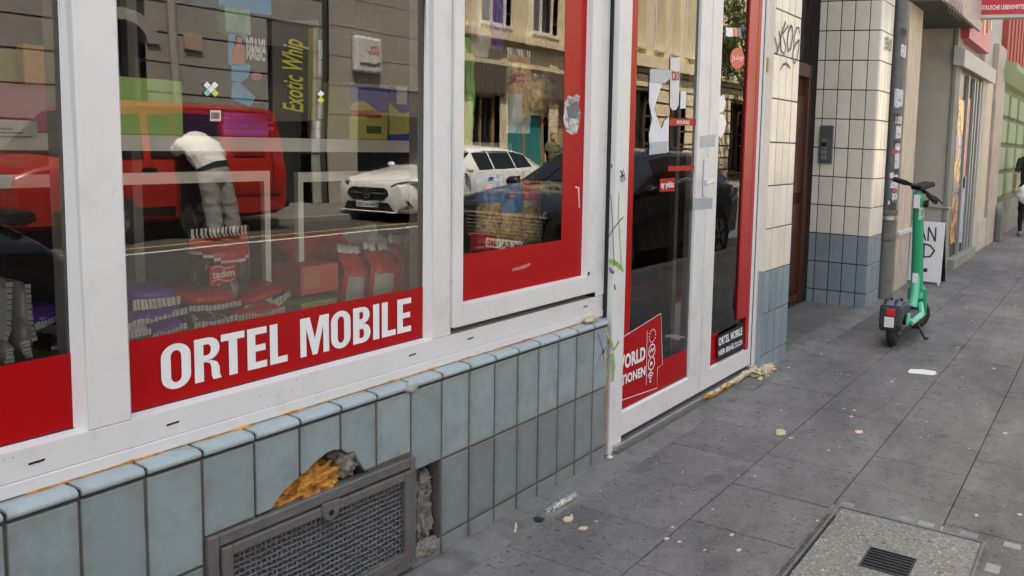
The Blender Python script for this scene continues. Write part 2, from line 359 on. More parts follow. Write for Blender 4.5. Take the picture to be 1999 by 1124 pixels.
# inspection cover with grate, steel edging and small setts
CX0, CX1, CY0, CY1 = 2.74, 3.54, -1.725, -1.095
zc = gz((CY0+CY1)/2)
cov = thing('inspection_cover', 'square washed concrete inspection cover with small slotted grate set in the pavement', 'cover', ((CX0+CX1)/2, (CY0+CY1)/2, zc))
def slopebox(m, x0, x1, y0, y1, h, mi=0, d=.05):
    m.add([(x0, y0, gz(y0)-d), (x1, y0, gz(y0)-d), (x1, y1, gz(y1)-d), (x0, y1, gz(y1)-d), (x0, y0, gz(y0)+h), (x1, y0, gz(y0)+h), (x1, y1, gz(y1)+h), (x0, y1, gz(y1)+h)],
          [(0,3,2,1),(4,5,6,7),(0,1,5,4),(1,2,6,5),(2,3,7,6),(3,0,4,7)], mi)
gx0, gx1, gy0, gy1 = 3.075, 3.235, -1.50, -1.33
m = MB()
slopebox(m, CX0+.02, gx0, CY0+.02, CY1-.03, .002); slopebox(m, gx1, CX1-.02, CY0+.02, CY1-.03, .002)
slopebox(m, gx0, gx1, CY0+.02, gy0, .002); slopebox(m, gx0, gx1, gy1, CY1-.03, .002)
m.build('concrete_slab', concm, cov)
m = MB(); slopebox(m, gx0, gx1, gy0, gy1, -.022, d=.04); m.build('grate_well', stickblack, cov)
for i in range(7):
    m = MB(); x = gx0+.006+i*(gx1-gx0-.022)/6; slopebox(m, x, x+.011, gy0, gy1, .001, d=.02); m.build('grate_bar', castiron, cov)
m = MB(); slopebox(m, gx0-.008, gx0, gy0-.008, gy1+.008, .003); slopebox(m, gx1, gx1+.008, gy0-.008, gy1+.008, .003); slopebox(m, gx0, gx1, gy1, gy1+.008, .003); slopebox(m, gx0, gx1, gy0-.008, gy0, .003)
m.build('grate_rim', castiron, cov)
m = MB(); slopebox(m, CX0, CX1, CY1-.018, CY1-.008, .006); slopebox(m, CX0, CX1, CY0, CY0+.012, .006); slopebox(m, CX1-.012, CX1, CY0+.012, CY1-.018, .006); slopebox(m, CX0, CX0+.012, CY0+.012, CY1-.018, .006)
slopebox(m, CX0, CX1, CY1+.012, CY1+.02, .003)
for i in range(46):
    x = CX0+.01+i*.0175; slopebox(m, x, x+.007, CY1-.008, CY1+.012, .001); slopebox(m, x, x+.008, CY0-.014, CY0, .003)
m.build('steel_edging', mat('edging', (.2, .19, .17), .6, .3, var=.35, scale=25, dirt=((.05, .045, .04), 15, .48, .68, .7)), cov)
settm = mat('sett', (.27, .26, .24), .8, var=.2, scale=18, orand=.25, bump=.5, bscale=60)
y = CY1+.0; i = 0
while y > CY0-.12:
    l = rnd.uniform(.075, .11); m = MB(); slopebox(m, CX1+.012+rnd.uniform(-.003, .003), CX1+.062+rnd.uniform(-.004, .004), y-l+.007, y, rnd.uniform(-.002, .003)); m.build('sett', settm, cov, bevel=.006); y -= l
x = CX1
while x > CX0:
    l = rnd.uniform(.075, .11); m = MB(); slopebox(m, x-l+.007, x, CY0-.085+rnd.uniform(-.004, .004), CY0-.022, rnd.uniform(-.002, .003)); m.build('sett', settm, cov, bevel=.006); x -= l
# cut slabs beside the cover
for (x0, x1, y0, y1) in ((3.612, 3.828, -1.537, -1.078), (2.2, 2.733, -1.537, -1.078), (2.2, 2.733, -2.0, -1.545)):
    m = MB(); slopebox(m, x0, x1, y0, y1, 0); m.build('paving_slab', slabm, pave, bevel=.004)

# ------------------------------------------------------------------ the shop house
shop = thing('shop_house', 'tiled corner shop house with white plastic shop windows full of red stickers', 'building', (3.4, 0, 0))
wallm = mat('render_wall', (.5, .47, .4), .85, var=.1, scale=2, bump=.2)
m = MB(); m.box(-14, 5.66, .02, 9, 2.62, 9.0); m.box(5.66, 8.35, .02, 9, 4.4, 9.0); m.box(-14, .2, .02, 9, 0, 2.62); m.box(5.31, 5.66, .02, 9, 0, 2.62); m.box(7.93, 8.35, .0, 9, 0, 4.4); m.box(5.66, 7.93, .72, 9, 0, 4.4)
upper = m.build('upper_wall', wallm, shop)
for i in range(4):
    for k in range(2):
        x = -1.6+i*2.6; z = 3.6+k*2.6
        m = MB(); m.box(x, x+1.1, .0, .03, z, z+1.6); f_ = m.build('upstairs_window', white, upper)
        m = MB(); m.box(x+.08, x+1.02, -.01, .0, z+.08, z+1.52); m.build('pane', stickblack, f_)
# interior shell
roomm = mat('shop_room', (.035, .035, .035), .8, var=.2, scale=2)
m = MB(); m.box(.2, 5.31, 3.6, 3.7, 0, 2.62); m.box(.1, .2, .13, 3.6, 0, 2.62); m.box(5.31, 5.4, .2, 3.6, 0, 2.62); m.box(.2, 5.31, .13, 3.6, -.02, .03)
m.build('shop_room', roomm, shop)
m = MB(); m.box(.2, 3.43, .14, .95, .80, .84); m.box(.2, 3.43, .95, .97, .03, .84); m.build('display_floor', mat('display_board', (.7, .7, .68), .6, var=.2, scale=3), shop)

# plinth
PJ = [.300, .440, .583, .726, .869, 1.012, 1.158, 1.306, 1.449, 1.598, 1.742, 1.887, 2.027, 2.176, 2.321, 2.464, 2.606, 2.744, 2.88, 3.016, 3.151, 3.285, 3.405]
ZT, ZR, ZB = .643, .356, .072
m = MB()
for (x0, x1, z0, z1) in ((.25, 1.60, -.05, .655), (1.60, 2.0, -.05, .405), (1.60, 2.0, .57, .655), (2.0, 2.182, -.05, .655), (2.182, 2.318, -.05, .068), (2.182, 2.318, .362, .655), (2.318, 3.402, -.05, .655)):
    m.box(x0, x1, .007, .14, z0, z1)
plinth = m.build('plinth', grout, shop)
def tile(x0, x1, z0, z1, mt, parent, yf=0., th=.014, cache={}):
    k = (round(x1-x0, 3), round(z1-z0, 3), mt.name)
    if k not in cache: cache[k] = tile_mesh('tile', x1-x0-.008, z1-z0-.008, th, mt)
    piece('tile', cache[k], parent, ((x0+x1)/2+rnd.uniform(-.0006, .0006), yf+th/2+rnd.uniform(-.0012, .0012), (z0+z1)/2), (rnd.uniform(-.004, .004), rnd.uniform(-.004, .004), rnd.uniform(-.006, .006)))
hole = [(1.50, .43), (1.645, .432), (1.66, .452), (1.70, .478), (1.755, .50), (1.80, .528), (1.845, .536), (1.89, .532), (1.905, .515), (1.94, .505), (1.962, .46), (1.975, .43), (2.3, .43)]
def hz(x):
    for (a, b), (c, d) in zip(hole, hole[1:]):
        if a <= x <= c: return b+(d-b)*(x-a)/(c-a)
    return .43
for i in range(len(PJ)-1):
    a, b = PJ[i], PJ[i+1]
    if b <= 1.46 or a >= 2.17: tile(a, b, ZR, ZT, bluetile, plinth)
    else:                                            # tiles cut by the grille and broken round the hole
        xs = [a+.004+(b-a-.008)*k/6 for k in range(7)]
        pts = [(x, max(.432, hz(x)+rnd.uniform(-.004, .004) if hz(x) > .431 else .432)) for x in xs]
        m = MB(); m.prism(pts+[(b-.004, ZT-.004), (a+.004, ZT-.004)], 0, .014, 'y'); m.build('tile', bluetile, plinth, bevel=.0025)
    if (b <= 1.46 or a >= 2.17) and not (2.15 < a < 2.30): tile(a, b, ZB, ZR, bluetile2, plinth)
    elif 1.40 < a < 1.45: pass
    # bottom row, cut by the rising mortar
    zb = -.03
    if a > 2.15 or b < 1.46: tile(a, b, zb, ZB, bluetile2, plinth)
    # nosing
    m = MB(); g = .004; prof = [(.0, .648), (-.006, .652), (-.006, .660), (0, .667), (.012, .6705), (.055, .6735), (.055, .65)]
    m.prism([(p[0], p[1]+rnd.uniform(-.0008, .0008)) for p in prof], a+g, b-g, 'x'); m.build('nosing_tile', nosetile, plinth, bevel=.0025)
m = MB(); m.box(.25, 3.402, .003, .06, .642, .664); m.build('shadowed_bedding_joint', darkgrout, plinth)  # bedding joint, coloured dark to paint the shadow line under the nosing
def blob(name, c, r, mt, parent=None, amp=.35, fr=3., seed=0, sub=3, flat=None):
    bm = bmesh.new(); bmesh.ops.create_icosphere(bm, subdivisions=sub, radius=1)
    c = Vector(c); r = Vector(r)
    for q in bm.verts:
        d = q.co.normalized(); k = 1+amp*noise.fractal(d*fr+Vector((seed*3.1, seed, 0)), .8, 2., 4)
        q.co = Vector((d.x*r.x*k, d.y*r.y*k, d.z*r.z*k))+c
        if flat is not None and q.co.z < flat: q.co.z = flat
    bmesh.ops.triangulate(bm, faces=bm.faces)
    mm = MB(); mm.add([tuple(q.co) for q in bm.verts], [[x.index for x in f.verts] for f in bm.faces]); bm.free()
    return mm.build(name, mt, parent, smooth='all')
m = MB(); m.box(1.58, 2.02, .075, .14, .38, .6); m.box(2.17, 2.33, .075, .14, .04, .38); m.build('wall_core', mat('core', (.05, .045, .04), .95, var=.4, scale=20), plinth)
blob('sealing_foam', (1.80, .055, .435), (.125, .05, .058), foam, plinth, .45, 2.6, 2, 5)
blob('sealing_foam', (1.70, .05, .425), (.05, .035, .03), foam, plinth, .4, 3, 3, 4)
blob('loose_mortar', (1.935, .05, .47), (.05, .04, .045), mortar, plinth, .5, 3, 4, 4)
blob('loose_mortar', (2.255, .065, .17), (.055, .045, .145), mortar, plinth, .5, 3.2, 8, 5)
blob('loose_mortar', (2.27, .06, .28), (.035, .04, .05), mortar, plinth, .5, 3, 12, 4)
blob('loose_mortar', (2.25, .02, .055), (.06, .03, .03), mortar, plinth, .5, 3, 15, 4)
blob('sealing_foam', (2.202, .04, .23), (.014, .03, .09), foam, plinth, .5, 3, 9, 4)
# foam beads squeezed out below the window rail
m = MB(); pts = []; rs = []
for i in range(260):
    x = .25+i*.0121; pts.append((x, .050+.006*noise.noise(Vector((x*14, 1, 0))), .6745+.004*noise.noise(Vector((x*9, 4, 0))))); rs.append(max(.0006, .0035+.009*noise.noise(Vector((x*11, 9, 0)))))
m.tube(pts, rs, 7); m.build('foam_bead', foam, plinth, smooth='all')
# foam in the upright joint beside the door jamb
m = MB(); pts = []; rs = []
for i in range(60):
    z = .02+i*.0105; pts.append((3.412+.004*noise.noise(Vector((z*20, 2, 0))), .012+.006*noise.noise(Vector((z*17, 5, 0))), z)); rs.append(.007+.004*noise.noise(Vector((z*25, 9, 0))))
m.tube(pts, rs, 7); m.build('foam_bead', foam, plinth, smooth='all')
blob('pale_foam', (3.30, .03, .683), (.05, .018, .012), palefoam, plinth, .5, 3, 31, 3)
blob('mortar_dab', (2.174, .0, .655), (.028, .012, .02), mat('grey_dab', (.4, .41, .38), .8, var=.3, scale=40), plinth, .4, 3, 33, 3)

# cellar grille
gr_y = -.012
gt = lambda x: .428-.012*(x-1.453)/.74
m = MB()
X0, X1 = 1.452, 2.186
def bar(m, a, b, hw, y0, y1, mi=0):
    a = Vector(a); b = Vector(b); t = (b-a).normalized(); n = Vector((-t.y, t.x))*hw
    m.prism([tuple(a+n), tuple(a-n), tuple(b-n), tuple(b+n)], y0, y1, 'y', mi)
m.box(X0, X0+.030, gr_y, .03, .03, gt(X0)); m.box(X1-.026, X1, gr_y, .03, .03, gt(X1))
m.prism([(X0+.030, gt(X0+.03)-.034), (X1-.026, gt(X1)-.034), (X1-.026, gt(X1)), (X0+.030, gt(X0+.03))], gr_y, .03, 'y')
m.box(X0+.030, X1-.026, gr_y, .03, .03, .066)
grille = m.build('cellar_grille', steel, plinth, bevel=.004)
m = MB()
m.box(X0+.034, X0+.062, gr_y-.008, .028, .07, .388); m.box(X1-.056, X1-.030, gr_y-.008, .028, .07, .376)
m.prism([(X0+.062, .360), (X1-.056, .349), (X1-.056, .376), (X0+.062, .388)], gr_y-.008, .028, 'y'); m.box(X0+.062, X1-.056, gr_y-.008, .028, .07, .098)
m.build('grille_sash', steel, grille, bevel=.003)
m = MB(); hx = 1.828
ring = [(hx+.030*math.cos(t*math.pi/8), .362+.028*math.sin(t*math.pi/8)) for t in range(8, 17)]
m.prism([(hx+.032, .392), (hx-.032, .394)]+ring, gr_y-.013, gr_y-.008, 'y'); m.build('lock_tab', steel, grille, bevel=.002)
m = MB(); m.prism([(hx+.009*math.cos(t*math.pi/6), .358+.009*math.sin(t*math.pi/6)) for t in range(12)], gr_y-.0145, gr_y-.012, 'y'); m.build('keyhole', stickblack, grille)
m = MB(); mx0, mx1, mz0, mz1 = X0+.058, X1-.05, .09, .375; st = .0165
x = mx0; k = 0
while x < mx1:
    m.tube([(x+.0015*math.sin(i*2), -.002+.002*(1 if (i+k) % 2 else -1), mz0+i*(mz1-mz0)/18) for i in range(19)], .0032, 4, cap=False); x += st; k += 1
z = mz0; k = 0
while z < mz1:
    m.tube([(mx0+i*(mx1-mx0)/19, -.002+.002*(-1 if (i+k) % 2 else 1), z-.010*i/19+.0012*math.sin(i*1.3+k)) for i in range(20)], .0034, 4, cap=False); z += st; k += 1
o = m.build('wire_screen', wire, grille); o['kind'] = 'stuff'
m = MB(); m.box(X0+.03, X1-.03, .035, .04, .06, .4); m.build('grille_well', stickblack, grille)

# ---------------- window rail, mullions, panes
ZW = .778; ZTOP = 2.62
m = MB(); m.box(.2, 3.432, .05, .14, .708, ZW); m.box(.2, 3.432, .047, .14, .676, .7075)
rail = m.build('window_rail', white, shop, bevel=.0025)
slotpx = [(71, 901), (337, 826), (805, 692), (918, 660), (1143, 598)]
for p in slotpx:
    q = F(*p, .05); m = MB(); m.prism([(q.x-.016, q.z-.0035), (q.x+.016, q.z-.0025), (q.x+.0165, q.z+.0025), (q.x-.0155, q.z+.0015)], .0488, .051, 'y'); m.build('weep_slot', gasket, rail)
for (x0, x1) in ((1.211, 1.308), (2.33, 2.42)):
    m = MB(); m.box(x0, x1, .05, .16, ZW+.0005, ZTOP); m.build('mullion', white, shop, bevel=.003)
def window(x0, x1, z0, gy, name, bead=.014, yfront=.05):
    """pane with glazing bead: root part is the bead frame"""
    m = MB(); zt = ZTOP
    m.add([(x0, yfront, z0), (x1, yfront, z0), (x1-bead, gy, z0+.006), (x0+bead*.1, gy, z0+.006)], [(0, 1, 2, 3)])
    m.add([(x0, yfront, z0), (x0+bead*.1, gy, z0+.006), (x0+bead*.1, gy, zt), (x0, yfront, zt)], [(0, 1, 2, 3)])
    m.add([(x1, yfront, z0), (x1, yfront, zt), (x1-bead*.1, gy, zt), (x1-bead, gy, z0+.006)], [(0, 1, 2, 3)])
    f = m.build(name, whiteclean, shop)
    m = MB(); m.box(x1-.006, x1-.001, gy-.004, gy+.004, z0+.006, zt); m.box(x0+.001, x0+.005, gy-.004, gy+.004, z0+.006, zt); m.box(x0+.005, x1-.006, gy-.003, gy+.004, z0+.002, z0+.008); m.build('gasket', gasket, f)
    m = MB(); m.quad((x0, gy, z0), (x1, gy, z0), (x1, gy, zt), (x0, gy, zt)); m.build('glass_pane', glass, f)
    return f
wa = window(.2, 1.211, ZW, GLY, 'window'); wb = window(1.308, 2.33, ZW, GLY, 'window')
def film(m, x0, x1, z0, z1, y, mi=0): m.box(x0, x1, y-.0012, y-.0004, z0, z1, mi)
m = MB(); film(m, .2, 1.204, ZW+.008, .963, GLY); m.build('red_band', red, wa)
m = MB(); film(m, 1.313, 2.323, ZW+.008, .964, GLY); m.build('red_band', red, wb)
# lettering, read off the photograph letter by letter
def put(s, px, name='lettering', parent=wb, Y=GLY, mt=stickwhite, bold=.03, lift=.003):
    """px: lower-left, lower-right, upper-left pixel"""
    a, b, c = (F(*p, Y) for p in px); return text(name, s, a, b-a, c-a, (b-a).length, (c-a).length, mt, parent, bold, lift=lift)
def arc(cx, cy, rx, ry, a0, a1, n=8): return [(cx+rx*math.cos(a0+(a1-a0)*i/n), cy+ry*math.sin(a0+(a1-a0)*i/n)) for i in range(n+1)]
def glyph(ch, w):
    """heavy condensed capital in a box w wide and 1 high: list of polygons that only touch"""
    k = .215; hb = .165; P = []; pi = math.pi
    def strip(o, i): return [[o[j], o[j+1], i[j+1], i[j]] for j in range(len(o)-1)]
    if ch == 'I': P = [[(0, 0), (w, 0), (w, 1), (0, 1)]]
    if ch == 'L': P = [[(0, 0), (w, 0), (w, hb), (k, hb), (k, 1), (0, 1)]]
    if ch == 'T': P = [[(w/2-k/2, 0), (w/2+k/2, 0), (w/2+k/2, 1-hb), (w, 1-hb), (w, 1), (0, 1), (0, 1-hb), (w/2-k/2, 1-hb)]]
    if ch == 'E': P = [[(0, 0), (w, 0), (w, hb), (k, hb), (k, .42), (w*.93, .42), (w*.93, .58), (k, .58), (k, 1-hb), (w, 1-hb), (w, 1), (0, 1)]]
    if ch == 'M': P = [[(0, 0), (k*.85, 0), (k*.85, .72), (w/2-.075, 0), (w/2+.075, 0), (w-k*.85, .72), (w-k*.85, 0), (w, 0), (w, 1), (w-k*1.35, 1), (w/2, .42), (k*1.35, 1), (0, 1)]]
    if ch == 'O':
        r = w/2; q = .28
        o = arc(r, 1-q, r, q+.01, 0, pi, 12)+arc(r, q, r, q+.01, pi, 2*pi, 12); o.append(o[0])
        r2 = r-k; q2 = .14
        i = arc(r, 1-q, r2, q2, 0, pi, 12)+arc(r, q, r2, q2, pi, 2*pi, 12); i.append(i[0]); P = strip(o, i)
    if ch == 'R':
        P = [[(0, 0), (k, 0), (k, 1), (0, 1)]]
        o = [(k, 1), (w*.5, 1)]+arc(w*.55, .74, w*.42, .26, pi/2, -pi/2, 8)+[(w*.5, .44), (k, .44)]
        i = [(k, .85), (w*.5, .85)]+arc(w*.52, .725, w*.45-k, .12, pi/2, -pi/2, 8)+[(w*.5, .60), (k, .60)]
        P += strip(o, i); P += [[(w*.42, .44), (w*.62, .47), (w*.86, .40), (w*.95, .28), (w*.96, .1), (w*1.02, 0), (w*.70, 0), (w*.64, .1), (w*.63, .30), (w*.58, .40)]]
    if ch == 'B':
        P = [[(0, 0), (k, 0), (k, 1), (0, 1)]]
        for c, h, ww in ((.765, .235, .95), (.265, .265, 1.)):
            o = [(k, c+h), (w*.55*ww, c+h)]+arc(w*.58*ww, c, w*.42*ww, h, pi/2, -pi/2, 8)+[(w*.55*ww, c-h), (k, c-h)]
            i = [(k, c+h-.14), (w*.52, c+h-.14)]+arc(w*.52*ww, c, w*.45*ww-k, h-.14, pi/2, -pi/2, 8)+[(w*.52, c-h+.14), (k, c-h+.14)]
            P += strip(o, i)
    return P
zb_, zt_ = F(340, 758, GLY).z, F(340, 671, GLY).z; HT = zt_-zb_
def letter(ch, pxl, pxr):
    yb = 762-(pxl-313)*.2375; x0 = F(pxl, yb, GLY).x; x1 = F(pxr, 762-(pxr-313)*.2375, GLY).x
    m = MB()
    for pl in glyph(ch, (x1-x0)/HT): m.add([(x0+p[0]*HT, GLY-.0035, zb_+p[1]*HT) for p in pl], [tuple(range(len(pl)))])
    m.build('lettering', stickwhite, wb)
for ch, a, b in (('O', 314, 372), ('R', 379, 430), ('T', 431, 477), ('E', 482, 520), ('L', 526, 560), ('M', 585, 641), ('O', 645, 683), ('B', 688, 722), ('I', 727, 739), ('L', 744, 771), ('E', 774, 801)): letter(ch, a, b)

grime = mat('frame_grime', (.30, .285, .26), .7, var=.5, scale=60)
rg_ = random.Random(5)
for k in range(22):
    part_, x0_, x1_, z0_, z1_ = rg_.choice(((rail, .9, 3.4, .69, .77), (rail, .9, 3.4, .72, .775)))
    x, z = rg_.uniform(x0_, x1_), rg_.uniform(z0_, z1_); L_ = rg_.choice((.003, .004, .006, .012)); a_ = rg_.uniform(-.3, .5) if L_ < .015 else rg_.uniform(1.2, 1.9); m = MB()
    m.ribbon([(x+L_*(t-.5)*math.cos(a_), z+L_*(t-.5)*math.sin(a_)+.001*rg_.random()) for t in (0, .5, 1)], [.0006, rg_.uniform(.0015, .003), .0006], .0466 if z < .7075 else .0496); m.build('scuff', grime, part_)
# window C: an opening sash
m = MB(); z0 = .803; 
m.box(2.422, 2.470, .038, .10, z0, ZTOP); m.box(3.276, 3.351, .038, .10, z0, ZTOP); m.box(2.470, 3.276, .038, .10, z0, .880)
wc = m.build('sash_window', white, shop, bevel=.003)
m = MB(); m.box(3.3512, 3.357, .045, .1, ZW+.001, ZTOP); m.box(3.432, 3.438, .03, .1, .672, ZTOP); m.box(2.42, 3.351, .046, .1, .797, .8035); m.build('gasket', gasket, wc)
m = MB(); m.box(3.357, 3.432, .046, .14, ZW+.001, ZTOP); m.build('fixed_frame', white, wc, bevel=.003)
CYG = .066
m = MB(); m.quad((2.46, CYG, .87), (3.28, CYG, .87), (3.28, CYG, ZTOP), (2.46, CYG, ZTOP)); m.build('glass_pane', glass, wc)
m = MB(); m.add([(2.470, .038, .880), (3.276, .038, .880), (3.268, CYG, .886), (2.472, CYG, .886)], [(0, 1, 2, 3)]); m.add([(3.276, .038, .88), (3.276, .038, ZTOP), (3.272, CYG, ZTOP), (3.268, CYG, .886)], [(0, 1, 2, 3)]); m.build('bead', whiteclean, wc)
m = MB(); film(m, 2.475, 3.271, .887, 1.060, CYG); film(m, 3.112, 3.271, 1.060, ZTOP, CYG); m.build('red_band', red, wc)
def pxpoly(pts, Y): return [(q.x, q.z) for q in (F(*p, Y) for p in pts)]
def sticker(name, pts, Y, mt, parent, lift=.002, th=.0006):
    m = MB(); m.prism(pxpoly(pts, Y), Y-lift-th, Y-lift, 'y'); return m.build(name, mt, parent)
tornw = mat('torn_sticker', (.6, .6, .58), .6, var=.3, scale=60, dirt=((.12, .12, .12), 40, .45, .6, .9))
sticker('torn_sticker', [(1101, 200), (1108, 186), (1118, 190), (1125, 183), (1131, 188), (1128, 205), (1133, 222), (1130, 240), (1125, 260), (1115, 263), (1104, 255), (1099, 235)], CYG, tornw, wc)
sticker('torn_sticker', [(1104, 210), (1124, 196), (1129, 214), (1124, 232), (1108, 230)], CYG, mat('sticker_grey', (.12, .13, .14), .5, var=.4, scale=70), wc, .0032)
sticker('sticker_scrap', [(998, 529), (1000, 523), (1014, 520), (1024, 516), (1034, 513), (1035, 516), (1024, 523), (1012, 527)], CYG, mat('scrap', (.55, .16, .15), .5), wc)
sticker('sticker_scrap', [(1122, 363), (1130, 365), (1131, 405), (1129, 405), (1127, 368), (1122, 366)], CYG, mat('scrap_line', (.75, .45, .42), .5), wc)
q = F(1149, 534, .038); m = MB(); m.prism([(q.x+.0095*math.cos(t*math.pi/6), q.z+.0095*math.sin(t*math.pi/6)*1.0) for t in range(12)], .0365, .0378, 'y'); m.build('round_sticker', mat('sticker_dark', (.1, .1, .1), .5, var=.5, scale=200), wc)

# ---------------- door
DY = .020
m = MB(); m.box(3.438, 3.549, .0, .12, .0, ZTOP); door = m.build('shop_door', white, shop, bevel=.004)
m = MB(); m.box(5.168, 5.312, -.012, .12, 0, ZTOP); m.build('jamb', white, door, bevel=.004)
m = MB(); m.box(4.272, 4.406, .002, .07, .071, ZTOP); m.box(3.549, 4.272, .002, .07, .071, .186); leaf1 = m.build('door_leaf', white, door, bevel=.004)
m = MB(); m.box(4.413, 4.544, .002, .07, .071, ZTOP); m.box(4.544, 5.118, .002, .07, .071, .180); m.box(5.118, 5.163, .002, .07, .071, ZTOP); leaf2 = m.build('door_leaf', white, door, bevel=.004)
m = MB(); m.box(4.4062, 4.4128, .012, .07, .071, ZTOP); m.box(3.549, 5.168, .03, .08, .05, .071); m.box(5.1635, 5.1675, .0, .07, .071, ZTOP); m.build('gasket', gasket, door)
m = MB(); m.box(3.47, 5.168, -.022, .1, .022, .050); m.build('threshold', alu, door, bevel=.003)
m = MB(); m.box(3.47, 5.2, -.03, .1, -.03, .0215); m.build('threshold_base', mat('threshold_stone', (.12, .12, .105), .8, var=.3, scale=14, bump=.5), door)
for lf, x0, x1, zb in ((leaf1, 3.549, 4.272, .186), (leaf2, 4.544, 5.118, .18)):
    m = MB(); m.quad((x0, DY, zb), (x1, DY, zb), (x1, DY, ZTOP), (x0, DY, ZTOP)); m.build('glass_pane', doorglass, lf)
    m = MB(); m.add([(x0, .002, zb), (x1, .002, zb), (x1-.006, DY-.001, zb+.006), (x0, DY-.001, zb+.006)], [(0, 1, 2, 3)]); m.build('bead', whiteclean, lf)
m = MB(); film(m, 3.551, 3.630, .194, ZTOP, DY); m.build('red_stripe', red, leaf1)
m = MB(); m.prism(pxpoly([(1207, 802), (1339, 733), (1339, 681), (1290, 704), (1208, 742)], DY), DY-.0018, DY-.0006, 'y'); m.build('red_band', red, leaf1)
m = MB(); m.box(4.935, 5.07, .006, DY-.0005, .40, ZTOP); m.box(5.07, 5.118, .004, DY-.0005, .18, ZTOP); m.build('red_stripe', redframe, leaf2, bevel=.003)
# sticker with white outline and icons
sticker('tariff_sticker', [(1208, 665), (1289, 611), (1292, 712), (1281, 716), (1281, 757), (1208, 785)], DY, red, leaf1, .0025)
m = MB(); ol = pxpoly([(1209, 661), (1289, 611), (1292, 711), (1282, 718), (1281, 757), (1209, 782)], DY); m.ribbon(ol, .004, DY-.0045)
a = pxpoly([(1262, 645), (1260, 752)], DY); m.ribbon(a, .004, DY-.0045); m.build('sticker_outline', stickwhite, leaf1)
put('WORLD', [(1200, 728), (1258, 702), (1200, 699)], parent=leaf1, Y=DY, bold=.045, lift=.0055)
put('OPTIONEN', [(1193, 761), (1258, 732), (1193, 741)], parent=leaf1, Y=DY, bold=.04, lift=.0055)
q = F(1272, 655, DY)
for c, kind in (((1272, 655), 0), ((1271, 684), 1), ((1270, 709), 2), ((1268, 735), 3)):
    q = F(*c, DY); m = MB(); R0 = .033
    if kind == 0:
        for t in range(12): m.prism([(q.x+R0*math.cos(t*math.pi/6)+.0045*math.cos(s*math.pi/3), q.z+R0*math.sin(t*math.pi/6)+.0045*math.sin(s*math.pi/3)) for s in range(6)], DY-.0055, DY-.005, 'y')
    else:
        if kind < 3: m.ribbon([(q.x+R0*math.cos(t*math.pi/10), q.z+R0*math.sin(t*math.pi/10)) for t in range(21)], .007, DY-.005)
        if kind == 1: m.ribbon([(q.x-.02, q.z-.005), (q.x, q.z+.012), (q.x+.005, q.z-.004), (q.x+.022, q.z+.01)], .012, DY-.005)
        if kind == 2: m.prism([(q.x-.012, q.z-.015), (q.x+.016, q.z), (q.x-.012, q.z+.015)], DY-.0055, DY-.005, 'y')
        if kind == 3:
            for r_ in (.012, .024, .036): m.ribbon([(q.x+r_*math.cos(t), q.z-.02+r_*math.sin(t)*1.2) for t in (.7, 1.1, 1.57, 2.04, 2.44)], .007, DY-.005)
            m.prism([(q.x-.007, q.z-.03), (q.x+.007, q.z-.03), (q.x+.007, q.z-.018), (q.x-.007, q.z-.018)], DY-.0055, DY-.005, 'y')
    m.build('icon', stickwhite, leaf1)
sticker('red_band', [(1382, 715), (1382, 656), (1400, 648), (1400, 706)], DY, red, leaf2, .0018)
sticker('notice', [(1400, 706), (1400, 656), (1451, 630), (1450, 681)], DY-.012, stickblack, leaf2, .003)
put('ORTEL MOBILE', [(1402, 676), (1448, 653), (1402, 660)], parent=leaf2, Y=DY-.015, bold=.04)
put('HIER ERHÄLTLICH', [(1402, 695), (1448, 672), (1402, 682)], parent=leaf2, Y=DY-.015, bold=.04)
for n_, p, s_ in (('hours_sticker', [(1305, 245), (1358, 245), (1358, 232), (1306, 231)], 'HIER ERHÄLTLICH'), ('hours_sticker', [(1303, 334), (1355, 332), (1355, 323), (1303, 324)], None), ('network_sticker', [(1286, 374), (1316, 373), (1317, 347), (1287, 349)], 'ay yıldız')):
    sticker(n_, p, DY, red, leaf1, .0025)
put('ORTEL MOBILE', [(1320, 242), (1345, 242), (1320, 235)], parent=leaf1, Y=DY-.003, bold=.02)
put('ay yıldız', [(1289, 370), (1315, 369), (1289, 354)], parent=leaf1, Y=DY-.003, bold=.03)
# torn paper, tape, lotto strip
paper = mat('paper', (.72, .72, .74), .7, var=.06, scale=8); tape = mat('parcel_tape', (.36, .42, .46), .3, var=.15, scale=20)
sticker('torn_notice', [(1268, 302), (1266, 262), (1272, 232), (1266, 198), (1268, 136), (1288, 137), (1293, 160), (1284, 186), (1276, 212), (1288, 247), (1291, 252), (1296, 236), (1305, 227), (1304, 296)], DY-.001, paper, leaf1, .002)
sticker('tape', [(1268, 160), (1269, 134), (1310, 137), (1309, 152), (1297, 162)], DY-.003, tape, leaf1, .002)
sticker('tape', [(1266, 302), (1268, 278), (1304, 275), (1302, 298)], DY-.003, tape, leaf1, .002)
sticker('price_strip', [(1308, 112), (1327, 112), (1324, 205), (1319, 214), (1312, 215), (1307, 208)], DY-.001, mat('strip_paper', (.62, .62, .6), .5), leaf1, .002)
put('tao', [(1310, 157), (1325, 157), (1311, 135)], parent=leaf1, Y=DY-.003, mt=red, bold=.01)
sticker('price_strip', [(1327, 212), (1328, 178), (1339, 178), (1338, 211)], DY-.001, paper, leaf1, .002)
sticker('round_sticker', [(1424+14*math.cos(t*math.pi/8)+0, 113-20*math.sin(t*math.pi/8)) for t in range(16)][0:0] or [(1438+14*math.cos(t*math.pi/8), 114-21*math.sin(t*math.pi/8)) for t in range(16)], DY, mat('sticker_red', (.6, .07, .04), .4), leaf2, .003)
put('Juicy', [(1427, 120), (1450, 120), (1428, 107)], parent=leaf2, Y=DY-.004, bold=.0)
